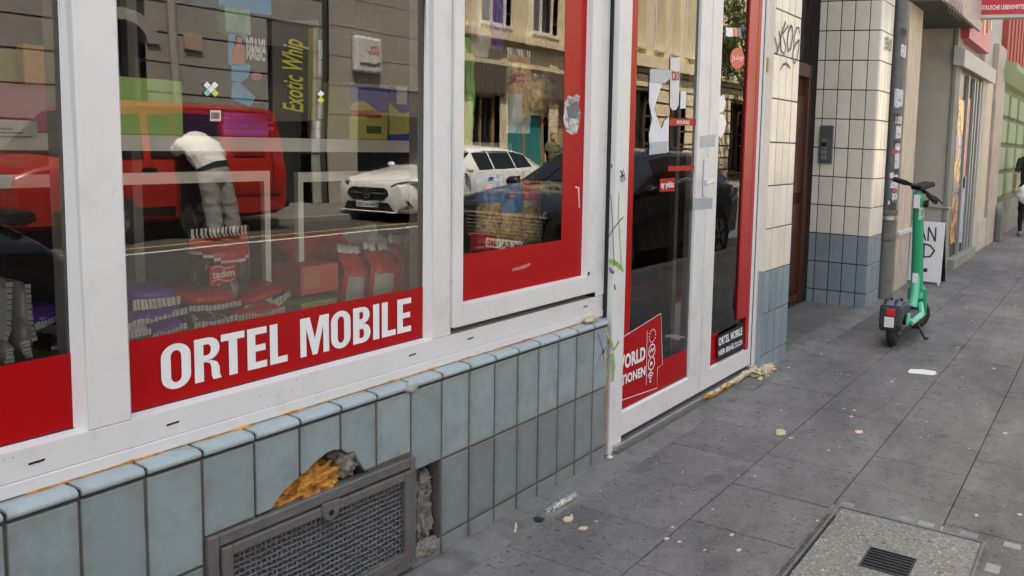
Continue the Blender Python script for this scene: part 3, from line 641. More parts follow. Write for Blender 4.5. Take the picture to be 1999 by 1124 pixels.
sticker('scallop_sticker', [(1400, 190), (1409, 184), (1413, 200), (1409, 217), (1400, 219)], DY-.006, stickwhite, leaf2, .012); sticker('scallop_sticker', [(1400, 222), (1410, 224), (1414, 240), (1410, 258), (1403, 270), (1398, 262)], DY-.006, stickwhite, leaf2, .012)
for k, (a, b, c) in enumerate(((1416, 1425, (.8, .8, .8)), (1425, 1430, (.8, .8, .8)), (1431, 1439, (.8, .2, .05)), (1440, 1446, (.1, .15, .4)))):
    sticker('card_sticker', [(a, 70), (b, 72), (b, 55), (a, 53)], DY, mat('card%d' % k, c, .4), leaf2, .003)
sticker('tape', [(1366, 288), (1366, 266), (1396, 262), (1395, 286)], .002, tape, leaf2, .001); sticker('tape', [(1352, 409), (1353, 387), (1391, 386), (1390, 407)], .002, tape, leaf2, .001)
h = F(1375, 352, 0); m = MB(); m.box(h.x-.02, h.x+.02, -.012, .0, h.z-.09, h.z+.12); m.build('handle_plate', white, leaf2, bevel=.006)
m = MB(); m.tube([(h.x, -.01, h.z), (h.x, -.055, h.z), (h.x-.02, -.065, h.z), (h.x-.12, -.068, h.z-.012)], [.011, .011, .012, .01], 8); m.build('door_handle', white, leaf2, smooth=True)
m = MB(); m.box(4.2, 4.24, .09, .12, .1, 2.5); m.build('stile_reflection_strip', mat('reflection_grey', (.16, .165, .17), .4), leaf1)  # grey strip added in place of the stile's reflection in the door glass
shelfm = mat('inner_shelf', (.5, .53, .5), .4, var=.1)
m = MB(); a = F(1388, 660, .3); b = F(1440, 590, .3); m.box(4.6, 5.3, .3, .7, .03, .52); m.build('freezer_chest', shelfm, leaf2, bevel=.02); m = MB(); m.box(4.6, 5.3, .295, .7, .525, .56); m.build('freezer_lid', red, leaf2)
# graffiti scribbles on the door jamb and the last plinth tiles
gg = mat('spray_green', (.22, .42, .06), .6); gp = mat('spray_purple', (.16, .07, .22), .6); gb = mat('pen_black', (.03, .03, .035), .6)
def scrib(px, wd, mt, Y, parent, name='scribble'):
    m = MB(); m.ribbon(pxpoly(px, Y), wd, Y-.0012); m.build(name, mt, parent)
scrib([(1192, 380), (1195, 430), (1197, 480), (1199, 520)], .006, gb, 0, door); scrib([(1188, 462), (1196, 448), (1205, 436), (1217, 423)], .006, gb, 0, door)
scrib([(1208, 378), (1207, 420), (1210, 470), (1213, 520)], .006, gg, 0, door); scrib([(1189, 509), (1200, 512), (1212, 522), (1216, 530)], [.02, .022, .02, .012], gg, 0, door)
scrib([(1189, 522), (1193, 530), (1199, 532)], [.01, .02, .01], gp, 0, door); scrib([(1211, 332), (1216, 345), (1215, 355), (1211, 352), (1217, 330), (1219, 352)], .007, gb, 0, door)
scrib([(1210, 345), (1219, 341)], .006, gb, 0, door)
scrib([(1193, 320), (1194, 328)], .01, gb, 0, door); scrib([(1199, 555), (1201, 565)], .01, gb, 0, door)
spg = mat('spray_green_soft', (.28, .40, .17), .4, var=.4, scale=30); spp = mat('spray_purple_soft', (.20, .19, .29), .4, var=.35, scale=30)
scrib([(1182, 640), (1188, 655), (1194, 670), (1197, 685)], .016, spg, 0, plinth); scrib([(1199, 682), (1208, 665)], .012, gg, 0, door)
scrib([(1183, 690), (1180, 715), (1184, 738)], [.02, .03, .02], spg, .0, plinth); scrib([(1194, 690), (1197, 720), (1195, 745)], [.03, .035, .02], spg, 0, door)
scrib([(1166, 650), (1172, 668), (1177, 685), (1178, 700), (1172, 730), (1166, 742), (1163, 722), (1168, 700), (1180, 682), (1190, 672)], .013, spp, 0, plinth)
# sealing foam along the threshold and at the right jamb
for i in range(16):
    t = i/15; blob('pale_foam', (4.45+.75*t, -.022-.008*rnd.random(), .03+.015*rnd.random()), (.035+.02*rnd.random(), .012, .012+.02*t*rnd.random()), palefoam if i > 7 or i % 2 else foam, door, .5, 3, 40+i, 2)
for i in range(26):
    z = .02+i*.035; blob('pale_foam', (5.235+.012*noise.noise(Vector((z*9, 0, 0))), -.014, z), (.010+.012*rnd.random(), .008, .022), palefoam, door, .5, 3, 70+i, 2)

# ---------------- graffiti wall right of the door, and the brown house door in its recess
GYW = -.05
m = MB(); m.box(5.215, 5.69, GYW+.007, .3, -.05, 4.02); gwall = m.build('tiled_wall', grout, shop)
m = MB(); m.box(5.205, 5.2135, GYW+.003, .02, .68, 4.02); m.build('wall_edge', beigetile, gwall); m = MB(); m.box(5.205, 5.2135, GYW+.003, .02, 0, .679); m.build('wall_edge', bluetile3, gwall)
zr = [-.05]+[.117+.279*k for k in range(15)]
for i in range(4):
    for k in range(len(zr)-1):
        x0 = 5.196+i*.1235; tile(x0+(.018 if i == 0 else 0), x0+.1235, zr[k], zr[k+1], bluetile3 if zr[k+1] < .70 else beigetile, gwall, GYW)
def tagl(px, wd): 
    m = MB(); m.ribbon(pxpoly(px, GYW), wd, GYW-.0035); return m
ink = mat('graffiti_ink', (.045, .045, .04), .5)
for px, wd in (([(1512, 72), (1516, 90), (1515, 106), (1521, 88), (1526, 62), (1533, 42)], [.012, .016, .02, .018, .016, .02]),
               ([(1520, 60), (1524, 84), (1524, 98), (1530, 106), (1534, 92), (1530, 78), (1527, 66), (1538, 50)], [.014]*8),
               ([(1543, 50), (1538, 64), (1536, 84), (1538, 100), (1543, 94), (1547, 70), (1546, 54), (1543, 49)], [.018]*8),
               ([(1560, 66), (1559, 54), (1555, 54), (1550, 70), (1549, 90)], [.014]*5), ([(1558, 76), (1559, 90), (1556, 112), (1550, 124), (1546, 112), (1548, 98), (1554, 84), (1560, 78)], [.014]*8),
               ([(1523, 136), (1528, 126), (1534, 124), (1540, 130), (1542, 134)], [.008, .014, .02, .016, .006])):
    tagl(px, wd).build('graffiti_stroke', ink, gwall)
q = F(1499, 126, -.015); m = MB(); m.box(q.x-.02, q.x+.03, -.018, -.0125, q.z-.045, q.z+.045); m.build('yellow_label', mat('ochre', (.5, .27, .05), .6), door)
m = MB(); m.box(5.69, 7.9, .66, .72, 0, 4.4); hd = m.build('house_door', darkwood, shop)
for k, (z0, z1) in enumerate(((.12, .95), (1.05, 1.95))):
    for x0 in (6.9, 7.42):
        m = MB(); m.box(x0, x0+.42, .64, .66, z0, z1); m.build('door_panel', darkwood, hd, bevel=.012)
m = MB(); m.box(5.69, 7.9, .60, .66, 2.12, 2.24); m.box(7.80, 7.9, .60, .66, 0, 2.12); m.box(5.69, 7.9, .62, .66, 0, .09); m.build('door_frame', darkwood, hd, bevel=.006)
m = MB(); m.box(5.75, 7.8, .645, .655, 2.26, 3.1); m.build('fanlight', stickblack, hd)

# ---------------- tiled pier with house number
PX, PYF = 7.90, -.03
m = MB(); m.box(PX+.007, 8.33, PYF+.007, -.0+.66, -.05, 4.18); pier = m.build('tiled_pier', darkgrout, shop)
zr = [-.03]+[.136+.2695*k for k in range(16)]
sidej = [.0, .118, .26, .39, .528, .60]
def side_tile(d0, d1, z0, z1, mt, cache={}):
    k = (round(d1-d0, 3), round(z1-z0, 3), mt.name)
    if k not in cache: cache[k] = tile_mesh('tile', d1-d0-.009, z1-z0-.009, .014, mt)
    piece('tile', cache[k], pier, (PX+.007+rnd.uniform(-.001, .001), PYF+(d0+d1)/2, (z0+z1)/2), (rnd.uniform(-.003, .003), 0, -math.pi/2+rnd.uniform(-.005, .005)))
for k in range(len(zr)-1):
    mt = bluetile3 if zr[k+1] < .70 else beigetile
    for a, b in zip(sidej[1:], sidej[2:]): side_tile(a, b, zr[k], zr[k+1], mt)
    # rounded corner piece
    m = MB(); z0, z1 = zr[k]+.004, zr[k+1]-.004; r_ = .022
    out = [(PX, PYF+.1135), (PX, PYF+r_)]+[(PX+r_-r_*math.cos(t*math.pi/8), PYF+r_-r_*math.sin(t*math.pi/8)) for t in range(1, 4)]+[(PX+r_, PYF), (PX+.075, PYF), (PX+.075, PYF+.012), (PX+.012, PYF+.1135)]
    m.prism(out, z0, z1, 'z'); m.build('corner_tile', mt, pier, bevel=.002)
    for i in range(3):
        tile(PX+.079+i*.117, PX+.079+(i+1)*.117, zr[k], zr[k+1], mt, pier, PYF)
for ch_, px in (('5', (1727, 96, 1732, 71)), ('0', (1733, 100, 1738, 75))):
    a = F(px[0], px[1], PYF); b = F(px[2], px[1]+2, PYF); c = F(px[0], px[3], PYF); text('house_number', ch_, a, b-a, V, (b-a).length, (c-a).length, stickblack, pier, .03, lift=.012)
# door-bell panel
a = FX(1597, 318, PX-.03); b = FX(1627, 245, PX-.03)
m = MB(); m.box(PX-.032, PX-.001, b.y, a.y, a.z, b.z); bell = m.build('bell_panel', mat('bell_grey', (.11, .115, .12), .45, .3), pier, bevel=.008)
hh = b.z-a.z; wy = a.y-b.y
m = MB(); m.box(PX-.036, PX-.032, b.y+.2*wy, a.y-.12*wy, a.z+.07*hh, a.z+.66*hh); m.build('bell_plate', mat('bell_plate', (.16, .165, .17), .4, .4), bell)
for k, (t0, t1, c) in enumerate(((.10, .21, 0), (.24, .35, 0), (.39, .43, 0), (.56, .63, 0), (.45, .55, 1))):
    m = MB(); m.box(PX-.042, PX-.036, b.y+.44*wy, a.y-.2*wy, a.z+t0*hh, a.z+t1*hh); m.build('bell_button' if not c else 'speaker_slot', alu if not c else stickblack, bell, bevel=.002)

# ---------------- downpipe
dp = thing('downpipe', 'grey rain downpipe covered in torn stickers beside the tiled pier', 'pipe', (8.55, -.02, 0))
pc = Vector((8.55, -.03)); R0 = .078
pipem = mat('painted_pipe', (.13, .13, .125), .6, .2, var=.2, scale=9, bump=.15, dirt=((.2, .19, .16), 12, .52, .7, .5)); pipel = mat('cast_pipe', (.17, .165, .15), .75, .1, var=.25, scale=8, bump=.4, dirt=((.08, .06, .045), 6, .5, .7, .6))
zj = .86
m = MB(); m.tube([(pc.x, pc.y, zj), (pc.x, pc.y, 7)], R0*.94, 20); m.build('pipe', pipem, dp, smooth=True)
m = MB(); m.tube([(pc.x, pc.y, -.05), (pc.x, pc.y, .10), (pc.x-.0, pc.y, zj)], R0*1.05, 20); m.build('cast_pipe', pipel, dp, smooth=True)
for z in (zj, zj-.06, .63, .60):
    m = MB(); m.tube([(pc.x, pc.y, z), (pc.x, pc.y, z+.035)], R0*1.2, 20); m.build('collar', alu if z == zj-.06 else pipel, dp, smooth=True)
m = MB(); m.box(pc.x-.16, pc.x+.1, pc.y+.06, .12, -.05, 3.0); m.build('back_board', mat('grey_wall', (.16, .155, .14), .8, var=.2, scale=5), dp)
stm = [mat('st%d' % i, c, .6, var=.25, scale=40, dirt=((.10, .10, .10), 22, .54, .62, .8)) for i, c in enumerate(((.62, .62, .62), (.55, .57, .6), (.7, .7, .68), (.05, .05, .05), (.6, .08, .08)))]
zz_ = [(2.62, .05, 3), (2.44, .09, 0), (2.06, .03, 2), (1.98, .12, 1), (1.80, .07, 3), (1.78, .06, 2), (1.66, .1, 0), (1.55, .05, 3), (1.52, .06, 2), (1.46, .03, 4), (1.38, .12, 1), (1.28, .05, 3), (1.24, .04, 2), (1.14, .06, 0), (1.08, .03, 4), (1.03, .05, 2), (.98, .05, 3), (.975, .03, 2), (.93, .05, 3)]
for z, h_, k in zz_:
    a0 = math.pi*(1.02+rnd.random()*.2); a1 = a0+1.0+rnd.random()*.5; m = MB(); nn_ = 7; rr = R0*.94+.002+rnd.random()*.002; rg = []
    h_ *= 1.25; lo = [z-h_/2+rnd.uniform(-.012, .012) for _ in range(nn_)]; hi = [z+h_/2+rnd.uniform(-.012, .012) for _ in range(nn_)]
    for i in range(nn_-1):
        t0, t1 = a0+(a1-a0)*i/(nn_-1), a0+(a1-a0)*(i+1)/(nn_-1)
        P_ = lambda t, z: (pc.x+rr*math.cos(t), pc.y+rr*math.sin(t), z)
        m.add([P_(t0, lo[i]), P_(t1, lo[i+1]), P_(t1, hi[i+1]), P_(t0, hi[i])], [(0, 1, 2, 3)])
    m.build('sticker', stm[k], dp)

# ------------------------------------------------------------------ people
def figure(name, label, segs, mats, parts=(), voxel=.011):
    """segs: (p0, p1, r0, r1, flatten, region, n) in world metres -> one continuous body"""
    m = MB()
    for p0, p1, r0, r1, sq, reg in segs:
        p0 = Vector(p0); p1 = Vector(p1); t = (p1-p0); L = max(t.length, 1e-4); t.normalize()
        a = t.cross(Vector((0, 1, 0)) if abs(t.y) < .9 else Vector((1, 0, 0))).normalized(); b = t.cross(a)
        if isinstance(sq, tuple): a = Vector(sq[1]); a = (a-t*a.dot(t)).normalized(); b = t.cross(a); q = sq[0]
        else: q = sq
        rings = []
        for k in range(5):
            an = math.pi/2*(1-k/4.4); rings.append((p0-t*r0*math.sin(an)*.9, r0*math.cos(an)))
        for k in range(1, 4): rings.append((p0+t*L*k/4, r0+(r1-r0)*k/4))
        for k in range(5):
            an = math.pi/2*((k+.4)/4.4); rings.append((p1+t*r1*math.sin(an)*.9, r1*math.cos(an)))
        m.loft([[c+(a*math.cos(2*math.pi*i/12)+b*math.sin(2*math.pi*i/12)*q)*r for i in range(12)] for c, r in rings])
    base = Vector((sum(s_[0][0] for s_ in segs)/len(segs), sum(s_[0][1] for s_ in segs)/len(segs), min(min(s_[0][2], s_[1][2]) for s_ in segs)-.03))
    root = bpy.data.objects.new(name, None); COL.objects.link(root); root.location = base; MW[root.name] = Matrix.Translation(base); tag(root, label, 'person')
    o = m.build('tmp', mats[0], None, fix=True)
    md = o.modifiers.new('r', 'REMESH'); md.mode = 'VOXEL'; md.voxel_size = voxel; md.use_smooth_shade = True
    sm = o.modifiers.new('s', 'SMOOTH'); sm.iterations = 4
    dg = bpy.context.evaluated_depsgraph_get(); dg.update(); me = bpy.data.meshes.new_from_object(o.evaluated_get(dg)); bpy.data.objects.remove(o)
    me.materials.clear()
    for mt in mats: me.materials.append(mt)
    S2 = [(Vector(a), Vector(b), r0, r1, rg) for a, b, r0, r1, _, rg in segs]
    for p in me.polygons:
        c = p.center; best = 9; bi = 0
        for a, b, r0, r1, rg in S2:
            d = b-a; t = max(0, min(1, (c-a).dot(d)/max(d.length_squared, 1e-6))); dist = (c-a-d*t).length/(r0+(r1-r0)*t)
            if dist < best: best = dist; bi = rg
        p.material_index = bi; p.use_smooth = True
    cl = set(); 
    for p in me.polygons:
        if p.material_index in (2, 3): cl.update(p.vertices)
    nrm = {i: me.vertices[i].normal.copy() for i in cl}
    for i in cl:
        q = me.vertices[i]; q.co += nrm[i]*(.012*noise.noise(Vector((q.co.x*7, q.co.y*7, q.co.z*9)))+.004*noise.noise(Vector((q.co.x*24, q.co.y*24, q.co.z*34))))
    for q in me.vertices: q.co -= base
    b_ = bpy.data.objects.new('body', me); COL.objects.link(b_); b_.parent = root
    return root
skin = mat('skin', (.42, .24, .16), .5); hairm = mat('hair', (.02, .015, .012), .6); tblack = mat('black_cloth', (.014, .015, .018), .85, var=.2, scale=20, bump=.2)
twhite = mat('white_cloth', (.78, .78, .78), .85, var=.05, scale=9, bump=.3, bscale=14); tgrey = mat('grey_trousers', (.26, .255, .25), .85, var=.12, scale=9, bump=.5, bscale=18); shoem = mat('shoe', (.03, .03, .032), .6); tolive = mat('olive_cloth', (.14, .14, .07), .85)
def hand(w_, d, up, reg=0, L_=.09, side=1):
    """palm and five curled fingers from the wrist w_ pointing along d"""
    w_ = Vector(w_); d = Vector(d).normalized(); up = Vector(up).normalized(); s_ = d.cross(up).normalized()*side; out = [(w_, w_+d*.08, .026, .034, (.5, s_), reg)]
    for k, ln in enumerate((.07, .08, .075, .06)):
        b = w_+d*.085+s_*(.027-.018*k); kn = b+d*ln*.5-up*.01; out += [(b, kn, .0095, .009, 1, reg), (kn, kn+d*ln*.35-up*.03, .009, .008, 1, reg)]
    b = w_+d*.03+s_*.03; out += [(b, b+d*.03+s_*.028, .011, .010, 1, reg), (b+d*.03+s_*.028, b+d*.065+s_*.03, .010, .0085, 1, reg)]
    return out
def walker(x, y, gzv, yaw, h, mats_idx, stride=.22):
    """standing or walking figure; regions: 0 skin 1 hair 2 top 3 trousers 4 shoes"""
    k = h/1.76; R_ = Matrix.Rotation(yaw, 3, 'Z'); T = lambda a, b, c: Vector((x, y, gzv))+R_ @ Vector((a*k, b*k, c*k)); fw = R_ @ Vector((1, 0, 0)); sd_ = R_ @ Vector((0, 1, 0)); S_ = []
    A = lambda p, q, r0, r1, sq, rg: S_.append((p, q, r0*k, r1*k, sq, rg))
    for s_ in (1, -1):
        f = stride*s_
        hp, kn, an = T(0, .09*s_, .92), T(f*.55+.04, .095*s_, .5), T(f*.8-.05*(s_ < 0), .10*s_, .09)
        A(hp, kn, .092, .062, 1, 3); A(kn, an, .060, .042, 1, 3); A(an, an-Vector((0, 0, .03*k)), .042, .045, 1, 4); A(T(f*.8-.06, .10*s_, .045), T(f*.8+.13, .115*s_, .035), .042, .038, (.75, sd_), 4)
        sh, el, wr = T(0, .185*s_, 1.43), T(-.05-f*.3, .235*s_, 1.15), T(.08-f*.6, .245*s_, .92)
        A(sh, sh+(el-sh)*.75, .056, .05, 1, 2); A(sh+(el-sh)*.78, el, .042, .038, 1, 0); A(el, wr, .038, .027, 1, 0); S_.extend(hand(wr, (wr-el), sd_*s_, 0, side=1))
    A(T(0, 0, .95), T(0, 0, 1.08), .155, .145, (.68, sd_), 3); A(T(0, 0, 1.04), T(.01, 0, 1.25), .148, .165, (.68, sd_), 2); A(T(.01, 0, 1.25), T(0, 0, 1.40), .17, .165, (.66, sd_), 2); A(T(0, -.12, 1.43), T(0, .12, 1.43), .07, .07, 1, 2)
    A(T(0, 0, 1.46), T(.015, 0, 1.56), .055, .052, 1, 0); A(T(.02, 0, 1.61), T(.01, 0, 1.685), .078, .083, 1, 0); A(T(-.02, 0, 1.63), T(-.01, 0, 1.70), .080, .088, 1, 1)
    A(T(.095, 0, 1.625), T(.105, 0, 1.605), .012, .015, 1, 0)
    for s_ in (1, -1): A(T(.01, .083*s_, 1.64), T(.01, .086*s_, 1.61), .014, .012, 1, 0)
    return S_

# ------------------------------------------------------------------ next house: recessed entrance and food shop
B2 = -.18
h2 = thing('food_shop_house', 'cream rendered house with a recessed entrance and a food shop behind roller shutter', 'building', (13, -.1, 0))
stone = mat('beige_stone', (.52, .43, .34), .55, var=.3, scale=5, stretch=(3, 3, .8), dirt=((.6, .48, .42), 4, .5, .75, .6)); cream = mat('cream_render', (.50, .46, .38), .85, var=.08, scale=3, bump=.15, dirt=((.24, .22, .17), 4, .5, .8, .5))
greyg = mat('grey_green', (.27, .27, .22), .8, var=.12, scale=3)
xa, xb = F(1777, 0, -.02).x, F(1784, 300, -.02).x; XR = 11.0
zs = FX(1850, 55, XR).z
m = MB(); m.box(xa, xb, -.03, .3, .0, zs); m.build('stone_jamb', stone, h2, bevel=.006)
m = MB(); m.box(xa-.02, xb+.005, -.06, .0, .60, .64); m.build('ledge', white, h2)
for (z0, z1) in ((-.02, .62), (.63, 1.42), (1.43, 2.22), (2.23, zs)):
    m = MB(); m.box(XR, XR+.3, B2+.004, 1.6, z0, z1-.006); m.build('render_panel', cream, h2)
m = MB(); m.box(xb, XR, 1.5, 1.6, 0, zs); m.box(XR+.004, XR+.3, B2+.02, 1.6, -.02, zs); m.build('recess_wall', cream, h2)
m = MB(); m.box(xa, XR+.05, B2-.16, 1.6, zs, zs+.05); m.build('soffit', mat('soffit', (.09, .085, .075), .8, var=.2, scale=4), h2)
fasc = mat('fascia_board', (.5, .4, .36), .6, var=.15, scale=3)
m = MB(); m.box(xa, XR+.35, B2-.2, B2-.16, zs+.0, zs+.9); m.build('fascia', fasc, h2)
m = MB(); q = F(1862, 12, B2-.2)
for k in range(6): m.ribbon([(q.x-.3+k*.14, q.z-.1), (q.x-.22+k*.14, q.z+.12), (q.x-.16+k*.14, q.z-.02)], .03, B2-.202)
m.build('fascia_sign_strokes', gb, h2)
p0 = FX(1797, 403, XR-.05); p1 = FX(1852, 412, XR-.05)
m = MB(); m.tube([(XR, p0.y, p0.z), (XR-.05, p0.y, p0.z), (XR-.05, p1.y, p0.z-.0), (XR, p1.y, p0.z)], .012, 8); m.build('handrail', alu, h2, smooth=True)
XG = F(1943, 330, B2).x
m = MB(); m.box(XR+.31, XG, B2+.05, 6, -.02, 9.2); m.box(xa, XR+.31, .0, 6, zs+.06, 9.2); m.build('upper_wall', mat('offwhite', (.42, .40, .36), .8, var=.12, scale=2), h2)
def fbox(px0, px1, py, z0, z1, y0, y1, mt, name, parent=h2, bevel=0.):
    a, b = F(px0, py, B2).x, F(px1, py, B2).x; m = MB(); m.box(a, b, y0, y1, z0, z1); return m.build(name, mt, parent, bevel=bevel)
zl = 2.48
fbox(1853, 1861, 350, -.02, 3.0, B2, B2+.05, greyg, 'corner_pilaster', bevel=.01)
win = fbox(1861, 1904, 350, .12, zl, B2+.02, B2+.05, stickblack, 'shop_window')
pcols = [(.75, .25, .1), (.6, .1, .08), (.78, .45, .04), (.75, .6, .1), (.12, .2, .5), (.55, .08, .1), (.7, .35, .2), (.3, .1, .1), (.5, .5, .55), (.2, .35, .6)]
xs0, xs1 = F(1861, 350, B2).x, F(1874, 350, B2).x
pmx = bpy.data.materials.new('poster_print'); pmx.use_nodes = True; n_ = pmx.node_tree; tc = n_.nodes.new('ShaderNodeTexCoord'); nz = n_.nodes.new('ShaderNodeTexNoise'); nz.inputs['Scale'].default_value = 2.6; nz.inputs['Detail'].default_value = 3; cr = n_.nodes.new('ShaderNodeValToRGB')
cr.color_ramp.interpolation = 'CONSTANT'; nz.inputs['Distortion'].default_value = 1.5
for k, c in enumerate(((.8, .45, .03), (.6, .03, .03), (.85, .65, .06), (.12, .02, .02), (.7, .12, .05), (.05, .12, .55), (.5, .03, .05))):
    e = cr.color_ramp.elements[k] if k < 2 else cr.color_ramp.elements.new(.5); e.position = (.0, .41, .45, .48, .51, .55, .60)[k]; e.color = (*c, 1)
n_.links.new(tc.outputs['Object'], nz.inputs['Vector']); n_.links.new(nz.outputs[0], cr.inputs[0]); n_.links.new(cr.outputs[0], n_.nodes['Principled BSDF'].inputs['Base Color']); n_.nodes['Principled BSDF'].inputs['Roughness'].default_value = .3
for k, (z0, z1) in enumerate(((.30, .95), (.96, 1.55), (1.56, 2.15))):
    m = MB(); m.box(xs0, xs1, B2+.004, B2+.02, z0, z1); m.build('poster', pmx, win)
fbox(1878, 1884, 350, 1.0, 2.2, B2+.0, B2+.018, mat('poster_red', (.6, .1, .07), .4, var=.3, scale=4), 'poster', win)
fbox(1879, 1886, 350, .25, 1.15, B2+.0, B2+.018, mat('poster_pale', (.4, .42, .5), .5, var=.4, scale=5), 'poster', win)
for a in (1876, 1888, 1893, 1899): fbox(a, a+1.6, 350, .12, zl, B2-.02, B2+.02, mat('frame_grey', (.3, .3, .29), .4), 'window_bar', win)
fbox(1861, 1903, 350, -.02, .12, B2-.08, B2+.1, greyg, 'shop_step', bevel=.01)
fbox(1904, 1912, 350, -.02, 3.2, B2-.02, B2+.05, cream, 'pilaster', bevel=.01); fbox(1914, 1926, 350, .45, zl+.15, B2+.0, B2+.05, stone, 'stone_panel'); fbox(1912, 1928, 350, -.02, .45, B2-.03, B2+.05, cream, 'panel_base', bevel=.01); fbox(1928, 1944, 350, -.02, 3.2, B2-.04, B2+.05, mat('pinkcream', (.42, .35, .29), .7, var=.25, scale=3), 'pilaster', bevel=.01)
YR = B2-.1; xs0, xs1 = F(1884, 110, YR).x, F(1944, 150, YR).x; zl = F(1944, 165, YR).z; zl2 = F(1944, 136, YR).z
m = MB(); m.prism([(B2+.04, zl+.02), (YR, zl), (YR, zl2), (B2+.04, zl2+.05)], xs0, xs1, 'x'); m.build('shutter_box', mat('shutter_white', (.5, .48, .43), .6, var=.08, scale=3), h2, bevel=.01)
# light box sign with coloured lettering strokes
m = MB(); za, zb2 = F(1929, 103, B2-.1).z, F(1929, 40, B2-.1).z+.3; x0_, x1_ = F(1893, 60, B2-.1).x, F(1933, 90, B2-.1).x
m.box(x0_, x1_, B2-.1, B2+.04, za, zb2); lb = m.build('shop_sign', mat('sign_red', (.5, .05, .06), .4, var=.2, scale=3), h2)
for k in range(12):
    xx0 = x0_+(x1_-x0_)*(k+.15)/12; hk = (zb2-za)*(.35+.5*((k*7) % 5)/5); c = ((.8, .78, .74), (.75, .5, .06), (.5, .05, .06), (.05, .04, .05))[(k*3) % 4]
    m = MB(); m.box(xx0, xx0+(x1_-x0_)*.055, B2-.108, B2-.1, zb2-hk, zb2-.02); m.build('sign_stroke', mat('stroke%d' % ((k*3) % 4), c, .4), lb)
# projecting sign
XS = 11.25; ya, yb = FX(1889, 18, XS).y, FX(2012, 20, XS).y; zsn = FX(1892, 36, XS).z
sgn = thing('hanging_shop_sign', 'red projecting sign with white lettering and a pale frame over the pavement', 'sign', (XS, (ya+yb)/2, zsn))
m = MB(); m.box(XS, XS+.14, yb, ya, zsn, zsn+.75); m.build('sign_case', mat('case_pale', (.55, .53, .48), .5), sgn, bevel=.008)
m = MB(); m.box(XS-.006, XS-.0, yb+.03, ya-.03, zsn+.045, zsn+.72); m.build('sign_face', mat('sign_face_red', (.52, .035, .05), .35), sgn)
text('lettering', 'ORIENTALISCHE LEBENSMITTEL', (XS-.007, ya-.05, zsn+.10), (0, -1, 0), V, (ya-yb)-.1, .055, stickwhite, sgn, .02)
m = MB(); q = zsn+.23
for k in range(9):
    y0 = ya-.1-k*.085; pts = [(y0, q+.05), (y0-.02, q+.01), (y0-.05, q+.02), (y0-.07, q+.06)]
    for a, b in zip(pts, pts[1:]): m.add([(XS-.008, a[0], a[1]), (XS-.008, b[0], b[1]), (XS-.008, b[0], b[1]+.02), (XS-.008, a[0], a[1]+.02)], [(0, 1, 2, 3)])
m.build('script_strokes', stickwhite, sgn)
m = MB(); m.box(XS+.05, XS+.09, ya, B2+.06, zsn+.2, zsn+.24); m.box(XS+.05, XS+.09, ya, B2+.06, zsn+.6, zsn+.64); m.build('bracket', steel, sgn)

# green house further on
h3 = thing('green_house', 'pale green rusticated house with dark plinth and red ribbed cladding above its cornice', 'building', (XG+5, -.1, 0))
green = mat('green_render', (.30, .36, .22), .8, var=.08, scale=2); greend = mat('green_groove', (.16, .2, .115), .85)
zc3 = F(1975, 128, B2-.2).z
m = MB(); m.box(XG+.02, XG+30, B2+.04, 7, 0, zc3); m.build('wall', greend, h3)
m = MB(); m.prism([(B2+.04, zc3-.25), (B2-.06, zc3-.2), (B2-.22, zc3+.0), (B2-.22, zc3+.1), (B2+.04, zc3+.14)], XG, XG+30, 'x'); m.build('cornice', green, h3)
m = MB(); m.box(XG+.0, XG+30, B2-.05, B2+.05, -.02, .62); m.build('plinth', mat('grey_plinth', (.2, .19, .17), .8, var=.2, scale=3), h3, bevel=.02)
nb = 0; z = .72; r = 0
while z < zc3-.45:
    x = XG+.06
    while x < XG+14:
        m = MB(); m.box(x, x+1.05, B2-.02, B2+.045, z, z+.40); m.build('stone_block', green, h3, bevel=.03); x += 1.4 if r % 1 == 0 else 1.4
    z += .47; r += 1
redc = mat('red_cladding', (.36, .07, .04), .7, var=.25, scale=4)
m = MB(); m.box(XG+.05, XG+30, B2+.05, 7, zc3+.1, zc3+7); m.build('cladding_backing', redc, h3)
for k in range(40):
    m = MB(); x = XG+.1+k*.5; m.box(x, x+.3, B2-.04, B2+.05, zc3+.14, zc3+7); m.build('cladding_rib', redc, h3)
m = MB(); q = G(1950, 452); cx_, rr_ = XG+.2, .13
m.prism([(cx_+rr_*math.cos(t*math.pi/10), .42+rr_*math.sin(t*math.pi/10)) for t in range(11)]+[(cx_-rr_, -.02), (cx_+rr_, -.02)], B2-.16, B2-.05, 'y'); m.build('guard_stone', mat('guard', (.15, .145, .135), .8, var=.2, scale=6), h3, bevel=.03)
m = MB(); m.box(XG+5.0, XG+6.2, B2-.5, B2-.05, 1.05, 1.25); m.box(XG+5.1, XG+6.1, B2-.45, B2-.05, .0, .35); m.build('window_ledge', mat('grey_stone', (.22, .22, .21), .8, var=.2, scale=4), h3, bevel=.02)

# people far along the pavement
p_ = G(1998, 462)
figure('person', 'person in black t-shirt and trousers with a white cloth tied at the hip walking away', walker(p_.x, p_.y-.02, gz(p_.y), .1, 1.72, None), [skin, hairm, tblack, tblack, mat('pale_shoe', (.25, .2, .2), .6)])
m = MB()
wb0 = Vector((p_.x-.2, p_.y+.02, gz(p_.y)+.78))
bm_ = blob('white_bag', tuple(wb0), (.1, .13, .17), twhite, None, .3, 2, 91, 3); tag(bm_, 'white cloth bag hanging at the side of the person in black', 'bag')
figure('person', 'person in a white shirt walking further along the pavement beyond the one in black', walker(22.3, -.42, gz(-.42), .1, 1.72, None), [skin, hairm, twhite, tgrey, shoem])

